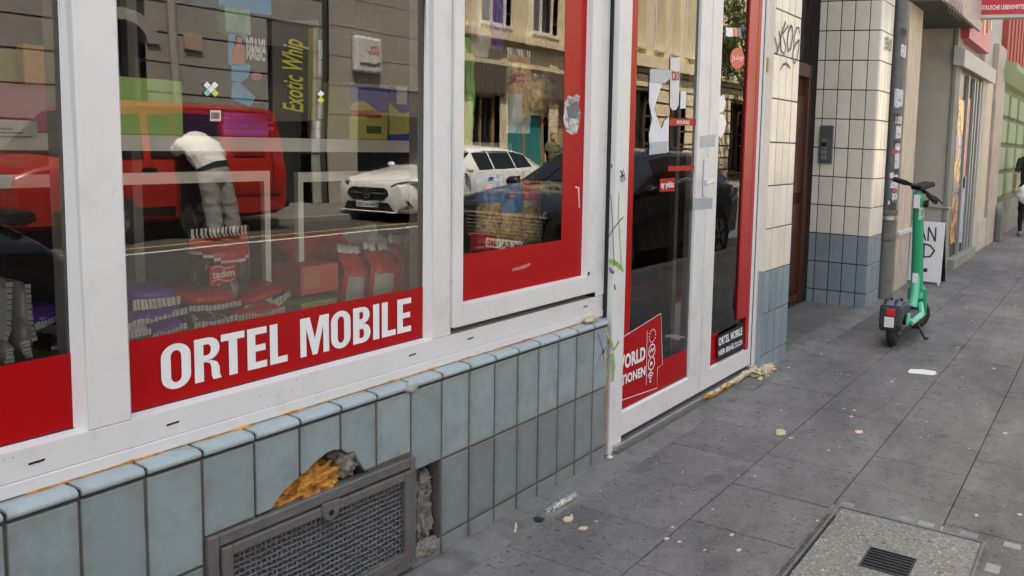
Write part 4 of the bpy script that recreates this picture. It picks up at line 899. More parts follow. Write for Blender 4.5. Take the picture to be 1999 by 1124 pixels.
# ------------------------------------------------------------------ e-scooter
mint = mat('mint_paint', (.10, .56, .33), .35, var=.05, coat=.3); mintd = mat('green_paint', (.02, .36, .17), .35, coat=.3); darkg = mat('dark_grey_plastic', (.035, .037, .04), .5, var=.15, scale=20)
ra, rb = G(1741, 677), G(1789, 641)
hd_ = math.atan2(rb.y-ra.y, rb.x-ra.x); WB = (rb-ra).length
sc = thing('electric_scooter', 'mint green rental electric scooter parked on its kickstand beside the downpipe', 'scooter', (ra.x, ra.y, gz(ra.y)), hd_)
def lb_(name, m, mt, parent=sc, **k): return m.build(name, mt, parent, local=True, **k)
def wheel_part(x, r, wdt, turn=0.):
    Mx = Matrix.Translation((x, 0, r)) @ Matrix.Rotation(turn, 4, 'Z')
    m = MB(); rings = []
    for k in range(24):
        t = 2*math.pi*k/24; c = Vector((math.cos(t), 0, math.sin(t)))
        rings.append([Mx @ (c*(r-wdt*.5+wdt*.5*math.cos(s_*math.pi/4))+Vector((0, wdt*.5*math.sin(s_*math.pi/4), 0))) for s_ in range(8)])
    rings.append(rings[0]); m.loft(rings, cap=False); ty = lb_('wheel', m, rubber, smooth=True, fix=True)
    m = MB(); m.tube([Mx @ Vector((0, -.025, 0)), Mx @ Vector((0, .025, 0))], r*.62, 16); m.build('rim', darkg, ty, local=True, smooth=True)
    m = MB(); m.tube([Mx @ Vector((0, -.05, 0)), Mx @ Vector((0, .05, 0))], .02, 10); m.build('hub', alu, ty, local=True, smooth=True)
WR = .127
turn = rad(-40)
wheel_part(0.02, .118, .075); wheel_part(WB, WR, .065, turn)
m = MB(); m.prism([(-.10, .13), (-.12, .20), (-.105, .335), (-.02, .355), (.17, .33), (.20, .20), (.14, .17), (.10, .235), (.02, .255), (-.05, .22)], -.088, .088, 'y'); lb_('rear_housing', m, darkg, bevel=.018)
m = MB(); m.prism([(-.10, .3385), (-.02, .3585), (.16, .335), (.16, .34), (-.02, .3635), (-.10, .3435)], -.07, .07, 'y'); lb_('housing_cover', m, mat('blue_grey', (.12, .16, .24), .4))
m = MB(); m.tube([(-.09, .05, .34), (-.07, .05, .378), (.08, .05, .378), (.12, .05, .345)], .010, 8); m.tube([(-.09, -.03, .34), (-.07, -.03, .378), (.08, -.03, .378), (.12, -.03, .345)], .010, 8); lb_('carry_bar', m, black, smooth=True)
m = MB(); m.box(-.128, -.112, -.04, .03, .265, .318); lb_('tail_light', m, mat('tail_red', (.65, .015, .015), .2, coat=.5), bevel=.005)
m = MB(); m.box(-.130, -.118, -.035, .04, .175, .255); lb_('licence_plate', m, mat('plate_white', (.72, .72, .72), .5, var=.3, scale=110), bevel=.004)
m = MB(); m.box(.15, WB-.16, -.085, .085, .15, .195); lb_('deck', m, darkg, bevel=.015)
m = MB(); m.box(.17, WB-.18, -.075, .075, .195, .199); lb_('deck_mat', m, mat('deck_mat', (.1, .1, .1), .9, var=.2, scale=60))
for s_ in (1, -1):
    m = MB(); m.tube([(.06, .098*s_, .215), (.16, .100*s_, .175), (WB-.28, .098*s_, .178), (WB-.13, .05*s_, .24)], [.022, .026, .026, .024], 8, sq=1.); lb_('side_rail', m, mint, smooth=True)
    m = MB(); m.prism([(.04, .17), (.11, .18), (.11, .26), (.05, .27)], .086*s_, .105*s_, 'y'); lb_('rail_end', m, mint, bevel=.006)
hx_, hz_ = WB-.09, .52
m = MB(); m.tube([(WB-.20, 0, .215), (WB-.15, 0, .33), (hx_-.045, 0, .46), (hx_-.02, 0, .56)], [.040, .038, .036, .034], 10); lb_('down_tube', m, mint, smooth=True)
m = MB(); m.box(hx_-.085, hx_-.078, -.022, .022, .42, .50, M=Matrix.Rotation(0, 4, 'X')); lb_('white_label', m, stickwhite)
top = Vector((WB-.235, 0, 1.175))
stb = Vector((hx_+.01, 0, .34))
m = MB(); m.tube([stb, stb.lerp(top, .4), stb.lerp(top, .85), top], [.055, .049, .047, .042], 12); stem = lb_('stem', m, mintd, smooth=True)
for s_ in (1, -1):
    m = MB(); m.tube([(hx_+.02, .052*s_, .36), (hx_+.05, .058*s_, .26), (WB, .058*s_, WR)], [.028, .026, .02], 8); lb_('fork_leg', m, mintd, smooth=True)
m = MB(); m.prism([(hx_-.02, .27), (hx_+.10, .27), (hx_+.08, .37), (hx_+.0, .40)], -.055, .055, 'y'); lb_('fork_crown', m, mint, bevel=.015)
text_o = mw(sc) @ Vector((top.x+(stb.x-top.x)*.12-.043, .0, top.z-.22))
text('lettering', 'bolt', mw(sc) @ Vector((top.x+.0, -.043, 1.055)), (0, 0, -1), mw(sc).to_3x3() @ Vector((-.12, -.99, 0)) @ Matrix.Identity(3) if False else mw(sc).to_3x3() @ Vector((1, 0, 0)), .10, .03, stickwhite, sc, .03)
text('lettering', 'bolt', mw(sc) @ Vector((top.x-.030, -.020, 1.055)), (0, 0, -1), mw(sc).to_3x3() @ Vector((0, -1, 0)), .10, .032, stickwhite, sc, .03, lift=.008)
ca, sa = math.cos(turn), math.sin(turn)
hb = lambda a, b, c: (top.x+a*ca-b*sa, top.y+a*sa+b*ca, c+b*.26)
m = MB(); m.tube([hb(-.04, .27, 1.195), hb(-.0, .12, 1.205), hb(.02, 0, 1.2), hb(-.0, -.12, 1.205), hb(-.04, -.27, 1.195)], .016, 10); lb_('handlebar', m, black, smooth=True)
for s_ in (1, -1):
    m = MB(); m.tube([hb(-.045, .285*s_, 1.194), hb(-.015, .155*s_, 1.203)], .022, 10); lb_('grip', m, rubber, smooth=True)
    m = MB(); m.tube([hb(.02, .13*s_, 1.2), hb(.055, .16*s_, 1.19), hb(.04, .26*s_, 1.175)], .007, 6); lb_('brake_lever', m, black, smooth=True)
m = MB(); m.tube([hb(.03, .12, 1.2), hb(.10, .06, 1.16), (top.x+.07, 0, 1.08), (top.x+.055, 0, .98)], .005, 6); m.tube([hb(.03, -.12, 1.2), hb(.09, -.05, 1.15), (top.x+.065, -.01, 1.06), (top.x+.05, 0, .97)], .005, 6); lb_('cable', m, black, smooth=True)
m = MB(); m.box(-.075, .075, -.07, .07, -.02, .02, M=Matrix.Translation(hb(.03, -.01, 1.235)) @ Matrix.Rotation(turn, 4, 'Z') @ Matrix.Rotation(rad(-14), 4, 'Y')); lb_('display', m, black, bevel=.01)
m = MB(); m.tube([top-Vector((.012, 0, .05)), Vector(hb(.015, 0, 1.20))], [.04, .035], 10); lb_('stem_head', m, mint, smooth=True)
m = MB(); m.box(-.055, -.042, -.025, .025, 1.05, 1.16, M=Matrix.Translation((top.x+.006, 0, 0))); lb_('white_label', m, stickwhite)
m = MB(); m.tube([(top.x+.02, -.05, 1.085), (top.x+.02, -.085, 1.085)], .030, 12); lb_('phone_hook', m, black, smooth=True)
m = MB(); m.tube([(.40, -.07, .165), (.42, -.13, .06), (.43, -.16, .004), (.48, -.17, .003)], [.011, .010, .010, .010], 7); lb_('kickstand', m, black, smooth=True)

# ------------------------------------------------------------------ A-board
XB = 9.85; y0_, y1_ = FX(1773, 500, XB).y, FX(1839, 500, XB).y; zt2 = FX(1806, 433, XB).z; gb_ = gz(y1_)
ab = thing('pavement_sign', 'white folding pavement board with hand painted blue capitals behind the green scooter', 'sign', (XB, (y0_+y1_)/2, gz((y0_+y1_)/2)))
bw = mat('board_white', (.72, .72, .72), .45, var=.06, scale=4, dirt=((.4, .4, .38), 5, .6, .8, .4)); navy = mat('navy_paint', (.012, .014, .06), .5)
Mt = lambda px, py: FX(px, py, XB)
m = MB(); m.add([(XB+.0, y1_, gb_+.03), (XB, y0_, gb_+.03), (XB+.07, y0_, zt2), (XB+.07, y1_, zt2), (XB+.018, y1_, gb_+.03), (XB+.018, y0_, gb_+.03), (XB+.088, y0_, zt2), (XB+.088, y1_, zt2)], [(0,1,2,3),(4,7,6,5),(0,4,5,1),(2,6,7,3),(1,5,6,2),(0,3,7,4)]); m.build('front_board', bw, ab, bevel=.004, fix=True)
m = MB(); m.add([(XB+.30, y1_, gb_+.01), (XB+.30, y0_, gb_+.01), (XB+.09, y0_, zt2-.01), (XB+.09, y1_, zt2-.01), (XB+.318, y1_, gb_+.01), (XB+.318, y0_, gb_+.01), (XB+.108, y0_, zt2-.01), (XB+.108, y1_, zt2-.01)], [(0,1,2,3),(4,7,6,5),(0,4,5,1),(2,6,7,3),(1,5,6,2),(0,3,7,4)]); m.build('back_board', black, ab, fix=True)
for y in (y0_-.02, y1_+.02):
    m = MB(); m.box(XB-.005, XB+.02, y-.012, y+.012, gb_-.01, gb_+.035); m.build('foot', white, ab)
def bstroke(pts, wd, name='lettering'):
    m = MB(); P3 = []
    for p in pts:
        q = Mt(*p); t = (q.z-gb_-.03)/(zt2-gb_-.03); P3.append(Vector((q.y, q.z)))
    for a, b in zip(P3, P3[1:]):
        t = (b-a).normalized(); n_ = Vector((-t.y, t.x))*wd/2; e = t*wd*.3
        vs = [a-e+n_, b+e+n_, b+e-n_, a-e-n_]; m.add([(XB-.004+.07*(v_.y-gb_-.03)/(zt2-gb_-.03)-.0015*P3.index(a)*.3, v_.x, v_.y) for v_ in vs], [(0, 1, 2, 3)])
    m.build(name, navy, ab)
for st_ in ([(1791, 467), (1798, 443), (1805, 469)], [(1794, 459), (1802, 460)], [(1810, 470), (1811, 444), (1824, 471), (1825, 445)], [(1802, 502), (1803, 476), (1815, 480), (1823, 490), (1815, 501), (1802, 502)], [(1788, 529), (1808, 527)]):
    bstroke(st_, .017 if st_[0] != (1788, 529) else .04)

# ------------------------------------------------------------------ litter
def flat_bit(name, label, cat, pts, mt, h=.004):
    P3 = [G(*p) for p in pts]; c = sum(P3, Vector())/len(P3); m = MB(); n_ = len(P3)
    hs = [h*(.4+rnd.random()) for _ in P3]
    m.add([(p.x, p.y, p.z+.0015) for p in P3]+[(p.x, p.y, p.z+.0015+hs[i]) for i, p in enumerate(P3)]+[(c.x, c.y, c.z+h*1.6)], [tuple(range(n_))]+[(i, (i+1) % n_, (i+1) % n_+n_, i+n_) for i in range(n_)]+[(i+n_, (i+1) % n_+n_, 2*n_) for i in range(n_)])
    o = m.build(name, mt, None, fix=True); return tag(o, label, cat)
flat_bit('paper_strip', 'long white paper strip lying on the pavement near the scooter', 'litter', [(1772, 726), (1777, 721), (1803, 722), (1826, 725), (1829, 730), (1822, 733), (1790, 730), (1776, 729)], paper, .002)
flat_bit('wafer', 'round cream coloured wafer lying on a paving slab by the shop door', 'litter', [(1514, 846), (1516, 840), (1526, 839), (1534, 843), (1533, 849), (1524, 851), (1516, 850)], palefoam, .006)
flat_bit('wood_chip', 'thin pale wooden stick lying by the blue tiled plinth', 'litter', [(1003, 1040), (1005, 1015), (1010, 1013), (1010, 1030), (1007, 1041)], palefoam, .006)
flat_bit('foil_scrap', 'small cream scrap with a tail lying on the pavement by the plinth', 'litter', [(1098, 1017), (1103, 1011), (1112, 1011), (1117, 1005), (1119, 1014), (1114, 1020), (1103, 1021)], palefoam, .005)
flat_bit('foil_scrap', 'flat pale yellow scrap next to the tailed cream scrap', 'litter', [(1128, 1034), (1133, 1029), (1146, 1028), (1148, 1033), (1140, 1036)], palefoam, .003)
flat_bit('dark_leaf', 'crumpled black leaf by the foot of the tiled plinth', 'litter', [(1042, 1015), (1050, 1012), (1063, 1014), (1058, 1020), (1047, 1021)], tblack, .008)
flat_bit('pale_chip', 'small oblong cream chip lying in the middle of the pavement', 'litter', [(1669, 845), (1670, 841), (1684, 842), (1685, 846), (1676, 848)], palefoam, .003)
o = blob('foil_wrapper', tuple(G(1098, 984)+Vector((0, 0, .008))), (.09, .018, .012), mat('crumpled_foil', (.55, .55, .52), .35, .4, var=.5, scale=60, dirt=((.1, .08, .05), 50, .5, .6, .8)), None, .7, 4, 120, 4); tag(o, 'crumpled silver wrapper lying in the gap along the tiled plinth', 'litter')
o = blob('foam_lump', tuple(G(1489, 731)+Vector((0, 0, .015))), (.13, .05, .035), palefoam, None, .7, 3.5, 121, 5); tag(o, 'lump of dried yellow sealing foam on the ground at the right door jamb', 'debris')
o = blob('stone', tuple(G(1190, 897)+Vector((0, 0, .008))), (.018, .014, .014), mat('pale_stone', (.6, .58, .52), .8, var=.2, scale=40), None, .4, 2, 122, 2); tag(o, 'small white stone chip at the foot of the left door jamb', 'debris')
gum = mat('gum_spots', (.48, .47, .45), .8, var=.3, scale=30)
m = MB()
for _ in range(520):
    x, y = rnd.uniform(2.0, 12), rnd.uniform(-2.9, -.12); r = rnd.choice((.004, .005, .006, .007, .009, .016)); n_ = 6; z = gz(y)+.0022
    el = rnd.uniform(.5, 1.); a0 = rnd.random()*3; m.add([(x+r*math.cos(a0+k*math.pi/3)*rnd.uniform(.7, 1.2), y+r*el*math.sin(a0+k*math.pi/3)*rnd.uniform(.7, 1.2), z+CROSS*0) for k in range(n_)], [tuple(range(n_))])
o = m.build('gum_specks', gum); tag(o, 'pale trodden gum and paper specks scattered over the pavement', 'specks', kind='stuff')

# ------------------------------------------------------------------ inside the shop window
fr = mat('display_white', (.85, .85, .80), .45)
shelfY = .40
def rail_px(name, px, Y, h=.03, d=.02, parent=None, label=None):
    a, b = F(*px[0], Y), F(*px[1], Y); m = MB(); m.box(a.x, b.x, Y, Y+d, a.z-h/2, a.z+h/2); return m.build(name, fr, parent)
# shelf running behind the first two panes
a, b = F(0, 277, shelfY), F(820, 285, shelfY); zsh = (a.z+b.z)/2
shf = thing('display_shelf', 'long white shelf at eye height behind the lettered shop window', 'shelf', (1.8, shelfY+.2, .84))
m = MB(); m.box(.2, 3.2, shelfY, shelfY+.02, zsh-.022, zsh+.022); m.build('shelf_edge', fr, shf)
m = MB(); m.box(.2, 3.2, shelfY+.02, shelfY+.36, zsh-.02, zsh+.018); m.build('shelf_board', mat('shelf_board', (.3, .3, .28), .6), shf)
for x in (.5, 1.75, 3.15):
    m = MB(); m.box(x, x+.03, shelfY+.33, shelfY+.36, .84, 2.4); m.build('shelf_post', mat('post_grey', (.25, .25, .24), .5), shf)
ZS = zsh+.022
# white display frames standing on the window floor
FY = .36
for px, lab in ((((-260, 352), (527, 343)), 'white display frame standing behind the sunflower seed bags'), (((582, 346), (900, 333)), 'white display frame standing behind the red and silver snack bags')):
    a, b = F(*px[0], FY), F(*px[1], FY); o = thing('display_rack', lab, 'frame', ((a.x+b.x)/2, FY, .84)); zt = F(*px[1], FY).z if px[1][0] == 527 else F(*px[0], FY).z
    m = MB(); m.box(a.x, b.x, FY, FY+.02, zt-.016, zt+.016); m.build('top_bar', fr, o)
    for x in (a.x, b.x-.02): m = MB(); m.box(x, x+.02, FY+.001, FY+.019, .84, zt-.0165); m.build('upright', fr, o)
def pbox(name, label, cat, px, Y, depth, mt, bevel=.004, z0=None):
    """upright box whose front face fills the pixel rectangle px=(x0,y0,x1,y1) at depth Y"""
    a, b = F(px[0], px[3], Y), F(px[2], px[1], Y); z0 = a.z if z0 is None else z0
    o = thing(name, label, cat, ((a.x+b.x)/2, Y+depth/2, z0)); m = MB(); m.box(a.x, b.x, Y, Y+depth, z0, b.z); m.build('carton', mt, o, bevel=bevel); return o, a, b
olive = mat('olive_card', (.55, .55, .10), .5, var=.1, scale=4); maroon = mat('maroon_card', (.52, .12, .22), .45, var=.1, scale=4); lgreen = mat('green_card', (.40, .68, .2), .45, var=.08, scale=3)
SY = shelfY+.02
pbox('carton', 'maroon carton on the shelf behind the leftmost pane', 'box', (-60, 166, 106, 264), SY, .2, maroon, z0=ZS)
pbox('carton', 'olive yellow carton stacked on the maroon one behind the leftmost pane', 'box', (-60, 104, 98, 164), SY+.01, .2, olive)
o, a, b = pbox('orange_pouch', 'orange pouch leaning against the olive carton', 'pouch', (48, 90, 100, 165), SY-.06, .03, mat('orange_foil', (.8, .40, .04), .4, var=.2, scale=8))
pbox('price_card', 'white price card with grey print in front of the maroon carton', 'card', (-40, 236, 73, 266), SY-.05, .004, paper)
p_ = F(20, 255, SY-.06)
for k in range(3):
    m = MB(); m.box(p_.x-.05, p_.x+.05-.02*k, SY-.053, SY-.0515, p_.z-.012+k*.009-.004, p_.z-.008+k*.009-.004); o = m.build('print_line', mat('print_grey', (.12, .12, .12), .7), bpy.data.objects['price_card'])
pbox('carton', 'light green carton on the shelf next to the wide white mullion', 'box', (228, 158, 356, 276), SY, .2, lgreen, z0=ZS)
purple = mat('purple_plastic', (.42, .13, .62), .35, var=.08, scale=4)
o, a, b = pbox('storage_tub', 'purple plastic tub with ribbed rim on the shelf', 'tub', (437, 222, 527, 278), SY, .22, purple, z0=ZS, bevel=.012)
for k in range(3): m = MB(); m.box(a.x-.008, b.x+.008, SY-.008, SY+.2, b.z-.012-k*.02, b.z-.002-k*.02); m.build('rim_rib', purple, o, bevel=.003)
bluec = mat('blue_card', (.02, .08, .5), .4); yelc = mat('yellow_card', (.72, .66, .2), .45)
for (px, lab) in (((684, 168, 757, 280), 'blue and yellow carton with red print on the shelf'), ((760, 170, 818, 280), 'blue and yellow carton with wavy print beside the dark window edge')):
    o, a, b = pbox('carton', lab, 'box', px, SY, .2, yelc, z0=ZS); H = b.z-ZS; Wd = b.x-a.x
    pts = [(a.x+Wd*t/10, ZS+H*(.60+.10*math.sin(t*.55+(0 if px[0] < 700 else 2.2)))) for t in range(11)]
    m = MB(); m.prism(pts+[(b.x, b.z-.004), (a.x, b.z-.004)], SY-.003, SY-.001, 'y'); m.build('blue_print', bluec, o)
    if px[0] < 700:
        m = MB(); m.box(a.x+Wd*.42, a.x+Wd*.8, SY-.003, SY-.001, ZS+H*.40, ZS+H*.54); m.box(a.x, a.x+Wd*.4, SY-.003, SY-.001, ZS+H*.42, ZS+H*.52); m.build('red_print', mat('orange_red', (.55, .12, .03), .5), o)
        m = MB(); m.box(a.x+Wd*.42, a.x+Wd*.8, SY-.003, SY-.001, ZS+H*.12, ZS+H*.25); m.build('window_print', mat('dark_olive', (.12, .13, .03), .5), o)
    else:
        m = MB(); m.box(a.x+Wd*.2, a.x+Wd*.55, SY-.006, SY-.0035, ZS+H*.66, ZS+H*.97); m.build('white_label', paper, o); m = MB(); m.prism([(a.x, ZS), (b.x, ZS), (b.x, ZS+H*.2), (a.x+Wd*.5, ZS+H*.12), (a.x, ZS+H*.1)], SY-.003, SY-.001, 'y'); m.build('blue_print', bluec, o)
# posters and stickers fixed to the inside of the pane
def decal(name, pts, mt, Y=GLY+.006, parent=wb, lift=0): return sticker(name, pts, Y, mt, parent, lift)
# clear display panel with script lettering, hung from above
pan = thing('script_panel', 'clear grey panel with yellow script lettering hanging behind the glass', 'panel', (F(575, 140, .30).x, .30, F(575, 140, .30).z))
pp = pxpoly([(533, 236), (531, 40), (622, 40), (621, 236)], .30); m = MB(); m.prism(pp, .30, .304, 'y'); m.build('panel_sheet', mat('smoke_sheet', (.13, .13, .12), .3, var=.1, scale=3), pan)
yelp = mat('yellow_ink', (.85, .82, .15), .5)
m = MB(); m.prism(pxpoly([(600, 234), (601, 55), (616, 55), (615, 234)], .30), .2985, .2995, 'y'); m.build('yellow_stripe', mat('yellow_dull', (.34, .33, .12), .5), pan)
o_ = F(583, 216, .298); e_ = F(583, 75, .298); text('lettering', 'Exotic Whip', F(603, 220, .298), V, (-1, 0, 0), (e_-o_).length, F(603, 150, .298).x-F(550, 150, .298).x, yelp, pan, .018, lift=.004, shear=.3)
post = thing('poster_pack', 'blue printed pack with a dark photo figure and black block letters behind the glass', 'poster', (F(480, 120, .26).x, .26, F(480, 120, .26).z))
skyb = mat('poster_blue', (.07, .40, .72), .4, var=.1, scale=6); pskin = mat('poster_skin', (.6, .18, .11), .5)
m = MB(); m.prism(pxpoly([(446, 126), (446, 66), (483, 66), (486, 126)], .26), .26, .262, 'y'); m.prism(pxpoly([(452, 158), (452, 127), (490, 127), (484, 152), (470, 160)], .26), .26, .262, 'y'); m.prism(pxpoly([(452, 190), (455, 162), (468, 160), (500, 190), (490, 208), (470, 200)], .26), .262, .264, 'y'); m.build('print_sheet', skyb, post)
m = MB(); m.prism(pxpoly([(451, 124), (454, 100), (458, 90), (463, 88), (473, 88), (477, 100), (478, 124)], .26), .2585, .2595, 'y'); m.prism(pxpoly([(460, 88), (461, 76), (465, 71), (470, 74), (472, 84), (468, 89)], .26), .2575, .2583, 'y'); m.build('printed_figure', pskin, post)
m = MB(); m.prism(pxpoly([(456, 92), (458, 74), (463, 67), (470, 68), (475, 80), (476, 90), (472, 86), (470, 74), (464, 73), (460, 86)], .26), .2565, .2572, 'y'); m.build('printed_hair', stickblack, post)
m = MB(); m.prism(pxpoly([(478, 124), (478, 79), (519, 80), (519, 122)], .26), .2562, .2568, 'y'); m.build('black_field', stickblack, post)
text('lettering', 'MIAMI', F(480, 100, .256), U, V, F(517, 100, .256).x-F(480, 100, .256).x, .042, stickwhite, post, .05); text('lettering', 'MAGIC', F(480, 116, .256), U, V, F(517, 116, .256).x-F(480, 116, .256).x, .036, stickwhite, post, .05)
m = MB(); m.prism(pxpoly([(489, 152), (492, 142), (502, 140), (510, 145), (508, 154), (498, 158)], .26), .257, .259, 'y'); m.build('pink_badge', mat('pink', (.6, .08, .25), .4), post)
pbox('bag_of_goods', 'mint and yellow printed bag above the blue poster pack', 'bag', (440, 18, 490, 62), .3, .04, mat('mintbag', (.25, .5, .38), .4, var=.5, scale=14))
pbox('carton', 'bright blue carton at the top of the window', 'box', (428, -40, 530, 14), .32, .12, mat('bright_blue', (.03, .35, .8), .4))
# hazard diamonds and bar code label on the pane
def diamond(cx, cy, r, mt, nm='hazard_diamond'): decal(nm, [(cx-r, cy), (cx, cy+r), (cx+r, cy), (cx, cy-r)], mt, GLY-.003)
for cx, cy, mt in ((404, 166, stickwhite), (419, 166, stickwhite), (412, 174, stickwhite), (404, 181, mat('dteal', (.2, .5, .42), .4)), (420, 182, mat('dyel', (.6, .65, .06), .4)), (626, 183, stickwhite), (626, 195, mat('dyel', (.6, .65, .06), .4))): diamond(cx, cy, 7, mt)
decal('bar_code_label', [(410, 236), (410, 215), (431, 215), (431, 236)], mat('label_pink', (.7, .55, .52), .5), GLY-.003)
m = MB()
for k in range(7): q0, q1 = F(413+k*2.3, 232, GLY-.0045), F(413+k*2.3, 219, GLY-.0045); m.add([(q0.x, GLY-.0045, q0.z), (q0.x+.0018, GLY-.0045, q0.z), (q1.x+.0018, GLY-.0045, q1.z), (q1.x, GLY-.0045, q1.z)], [(0, 1, 2, 3)])
m.build('bar_code', stickblack, wb)
# gas cartridges by the mullion
for k, (c0, c1) in enumerate((((.6, .6, .1), 0), ((.7, .7, .7), 0))):
    q = F(627, 280, .45); z = ZS-.0+k*.09
cart = thing('cartridge_stack', 'stack of silver cartridges with yellow labels beside the clear panel', 'cartridges', (F(628, 280, SY).x, SY+.03, ZS))
for k in range(5):
    m = MB(); q = F(628, 280, SY); m.tube([(q.x, SY+.03, ZS+k*.068), (q.x, SY+.03, ZS+k*.068+.062)], .026, 12); m.build('cartridge', (silverfoil, stickwhite, black)[k % 3], cart, smooth=True)

# ---- bags
def bag(name, label, cat, w_, h_, t_, Mx, mats, rule, seal=.05, nu=18, nv=22, stripes=True, crumple=.06, group=None, both=True, taper=0.):
    """pillow bag: u across, v up. rule(u,v)->material index in 0..1; sealed striped ends"""
    m = MB(); sd_ = rnd.random()*50
    vs = []
    for side in (1, -1):
        for j in range(nv+1):
            v = j/nv
            for i in range(nu+1):
                u = i/nu; e = min(1, max(0, (v-seal*.8)/.16))*min(1, max(0, (1-seal*.8-v)/.16)); e = e*e*(3-2*e)
                prof = (max(0, 1-(2*u-1)**2))**.55*(e**.6); k = 1+crumple*4*noise.noise(Vector((u*5, v*5, sd_+side)))
                yy = -side*t_/2*prof*k + .002*math.sin(u*55)*(1-e); xx = (u-.5)*w_*(1-.05*e)*(1-taper*(1-v)); zz = v*h_
                vs.append((xx+.006*noise.noise(Vector((u*3, v*6, sd_))), yy+.01*noise.noise(Vector((u*4, v*4, sd_+9))), zz))
    n0 = (nu+1)*(nv+1); fs = []; ms = []
    for s_ in (0, 1):
        for j in range(nv):
            for i in range(nu):
                a = s_*n0+j*(nu+1)+i; q = (a, a+1, a+nu+2, a+nu+1); fs.append(q if s_ == 0 else q[::-1]); u, v = (i+.5)/nu, (j+.5)/nv
                if stripes and (v > 1-seal or (both and v < seal)): mi = 0 if i % 2 else 1
                else: mi = rule(u, v)
                ms.append(mi)
    m.v = [Vector(p) for p in vs]; m.f = [list(f) for f in fs]; m.m = ms
    loc = Mx.to_translation(); m.xf(Mx)
    root = thing(name, label, cat, tuple(loc), group=group)
    me = m.build('foil_body', mats, root, smooth='all'); return root
ROT = lambda x, y, z, rx=0, ry=0, rz=0: Matrix.Translation((x, y, z)) @ Matrix.Rotation(rad(rz), 4, 'Z') @ Matrix.Rotation(rad(ry), 4, 'Y') @ Matrix.Rotation(rad(rx), 4, 'X')
fwhite = mat('foil_white', (.86, .86, .84), .4, 0); fblack = mat('foil_black', (.02, .02, .022), .3, coat=.3); fred = mat('foil_red', (.62, .035, .035), .28, coat=.4, var=.15, scale=6, bump=.8, bscale=22); fpurple = mat('foil_purple', (.17, .05, .46), .3, coat=.4, bump=.8, bscale=22)
fseed = mat('seed_print', (.05, .05, .05), .35, var=.6, scale=25, dirt=[((.75, .75, .72), 26, .56, .62, .9)], stretch=(3.2, 1, .8), coat=.4); fsilver = mat('foil_grey', (.58, .60, .57), .35, .0, var=.25, scale=9, coat=.2, bump=.8, bscale=16); fnut = mat('nut_print', (.60, .40, .19), .35, var=.5, scale=22, coat=.3, dirt=[((.85, .72, .46), 30, .52, .58, .9), ((.10, .05, .02), 36, .55, .60, .85)]); fblue = mat('foil_blue', (.03, .24, .62), .3, coat=.4, var=.12, scale=6, bump=.8, bscale=22)
BM = [fwhite, fblack, fred, fpurple, fseed, fsilver, fnut, fblue]
ZF = .845
# standing sunflower seed bag
a, b = F(372, 600, .28), F(490, 600, .28); tp = F(430, 443, .28).z
Mx = ROT((a.x+b.x)/2, .28, ZF, 0, 0, 0)
wb_ = b.x-a.x; hb_ = tp-ZF
r1 = bag('seed_bag', 'upright sunflower seed bag with red top and striped seal', 'bag', wb_, hb_, .13, Mx, BM, lambda u, v: 2 if v > .74+.10*(2*u-1)**2*1. else (0 if v > .715+.10*(2*u-1)**2 else 4), seal=.07, nu=29, nv=40, both=False, taper=.25)
def badge(root, cx, cy, w2, h2, Y, txt='tadım', fg=stickwhite):
    q = F(cx, cy, Y); m = MB(); m.prism([(q.x-w2, q.z-h2), (q.x+w2, q.z-h2*.9), (q.x+w2, q.z+h2), (q.x-w2, q.z+h2*.9)], Y-.003, Y-.001, 'y'); m.build('logo_field', mat('logo_red', (.5, .02, .03), .35), root)
    text('lettering', txt, (q.x-w2*.85, Y-.003, q.z-h2*.35), U, V, w2*1.7, h2*.75, fg, root, .03)
    m = MB()
    for s_ in (1, -1): m.ribbon([(q.x-w2*.85+w2*1.7*t/8, q.z+s_*h2*.62+h2*.14*math.sin(t*.8)) for t in range(9)], h2*.09, Y-.004)
    m.build('logo_wave', fg, root)
badge(r1, 434, 534, .040, .030, .205)
# heaps of lying bags: pillow body and a striped seal hanging at the front
sealw = mat('seal_white', (.66, .66, .65), .4, var=.3, scale=60, bump=.4)
def seal_strip(root, top, bot, Y, n):
    """striped seal between two pixel polylines"""
    def at(pl, t):
        k = min(int(t*(len(pl)-1)), len(pl)-2); f = t*(len(pl)-1)-k; a_, b_ = pl[k], pl[k+1]; return (a_[0]+(b_[0]-a_[0])*f, a_[1]+(b_[1]-a_[1])*f)
    m = MB()
    for i in range(n):
        for k, (t0, t1) in enumerate(((i/n, (i+.86)/n), ((i+.86)/n, (i+1)/n))):
            q = [F(*at(top, t0), Y), F(*at(top, t1), Y), F(*at(bot, t1), Y-.012), F(*at(bot, t0), Y-.012)]; dy = .0015*(i % 2)
            m.add([p+Vector((0, dy, .0006*math.sin(i*2.1))) for p in q], [(0, 1, 2, 3)], k)
    return m.build('seal', [sealw, fblack], root)
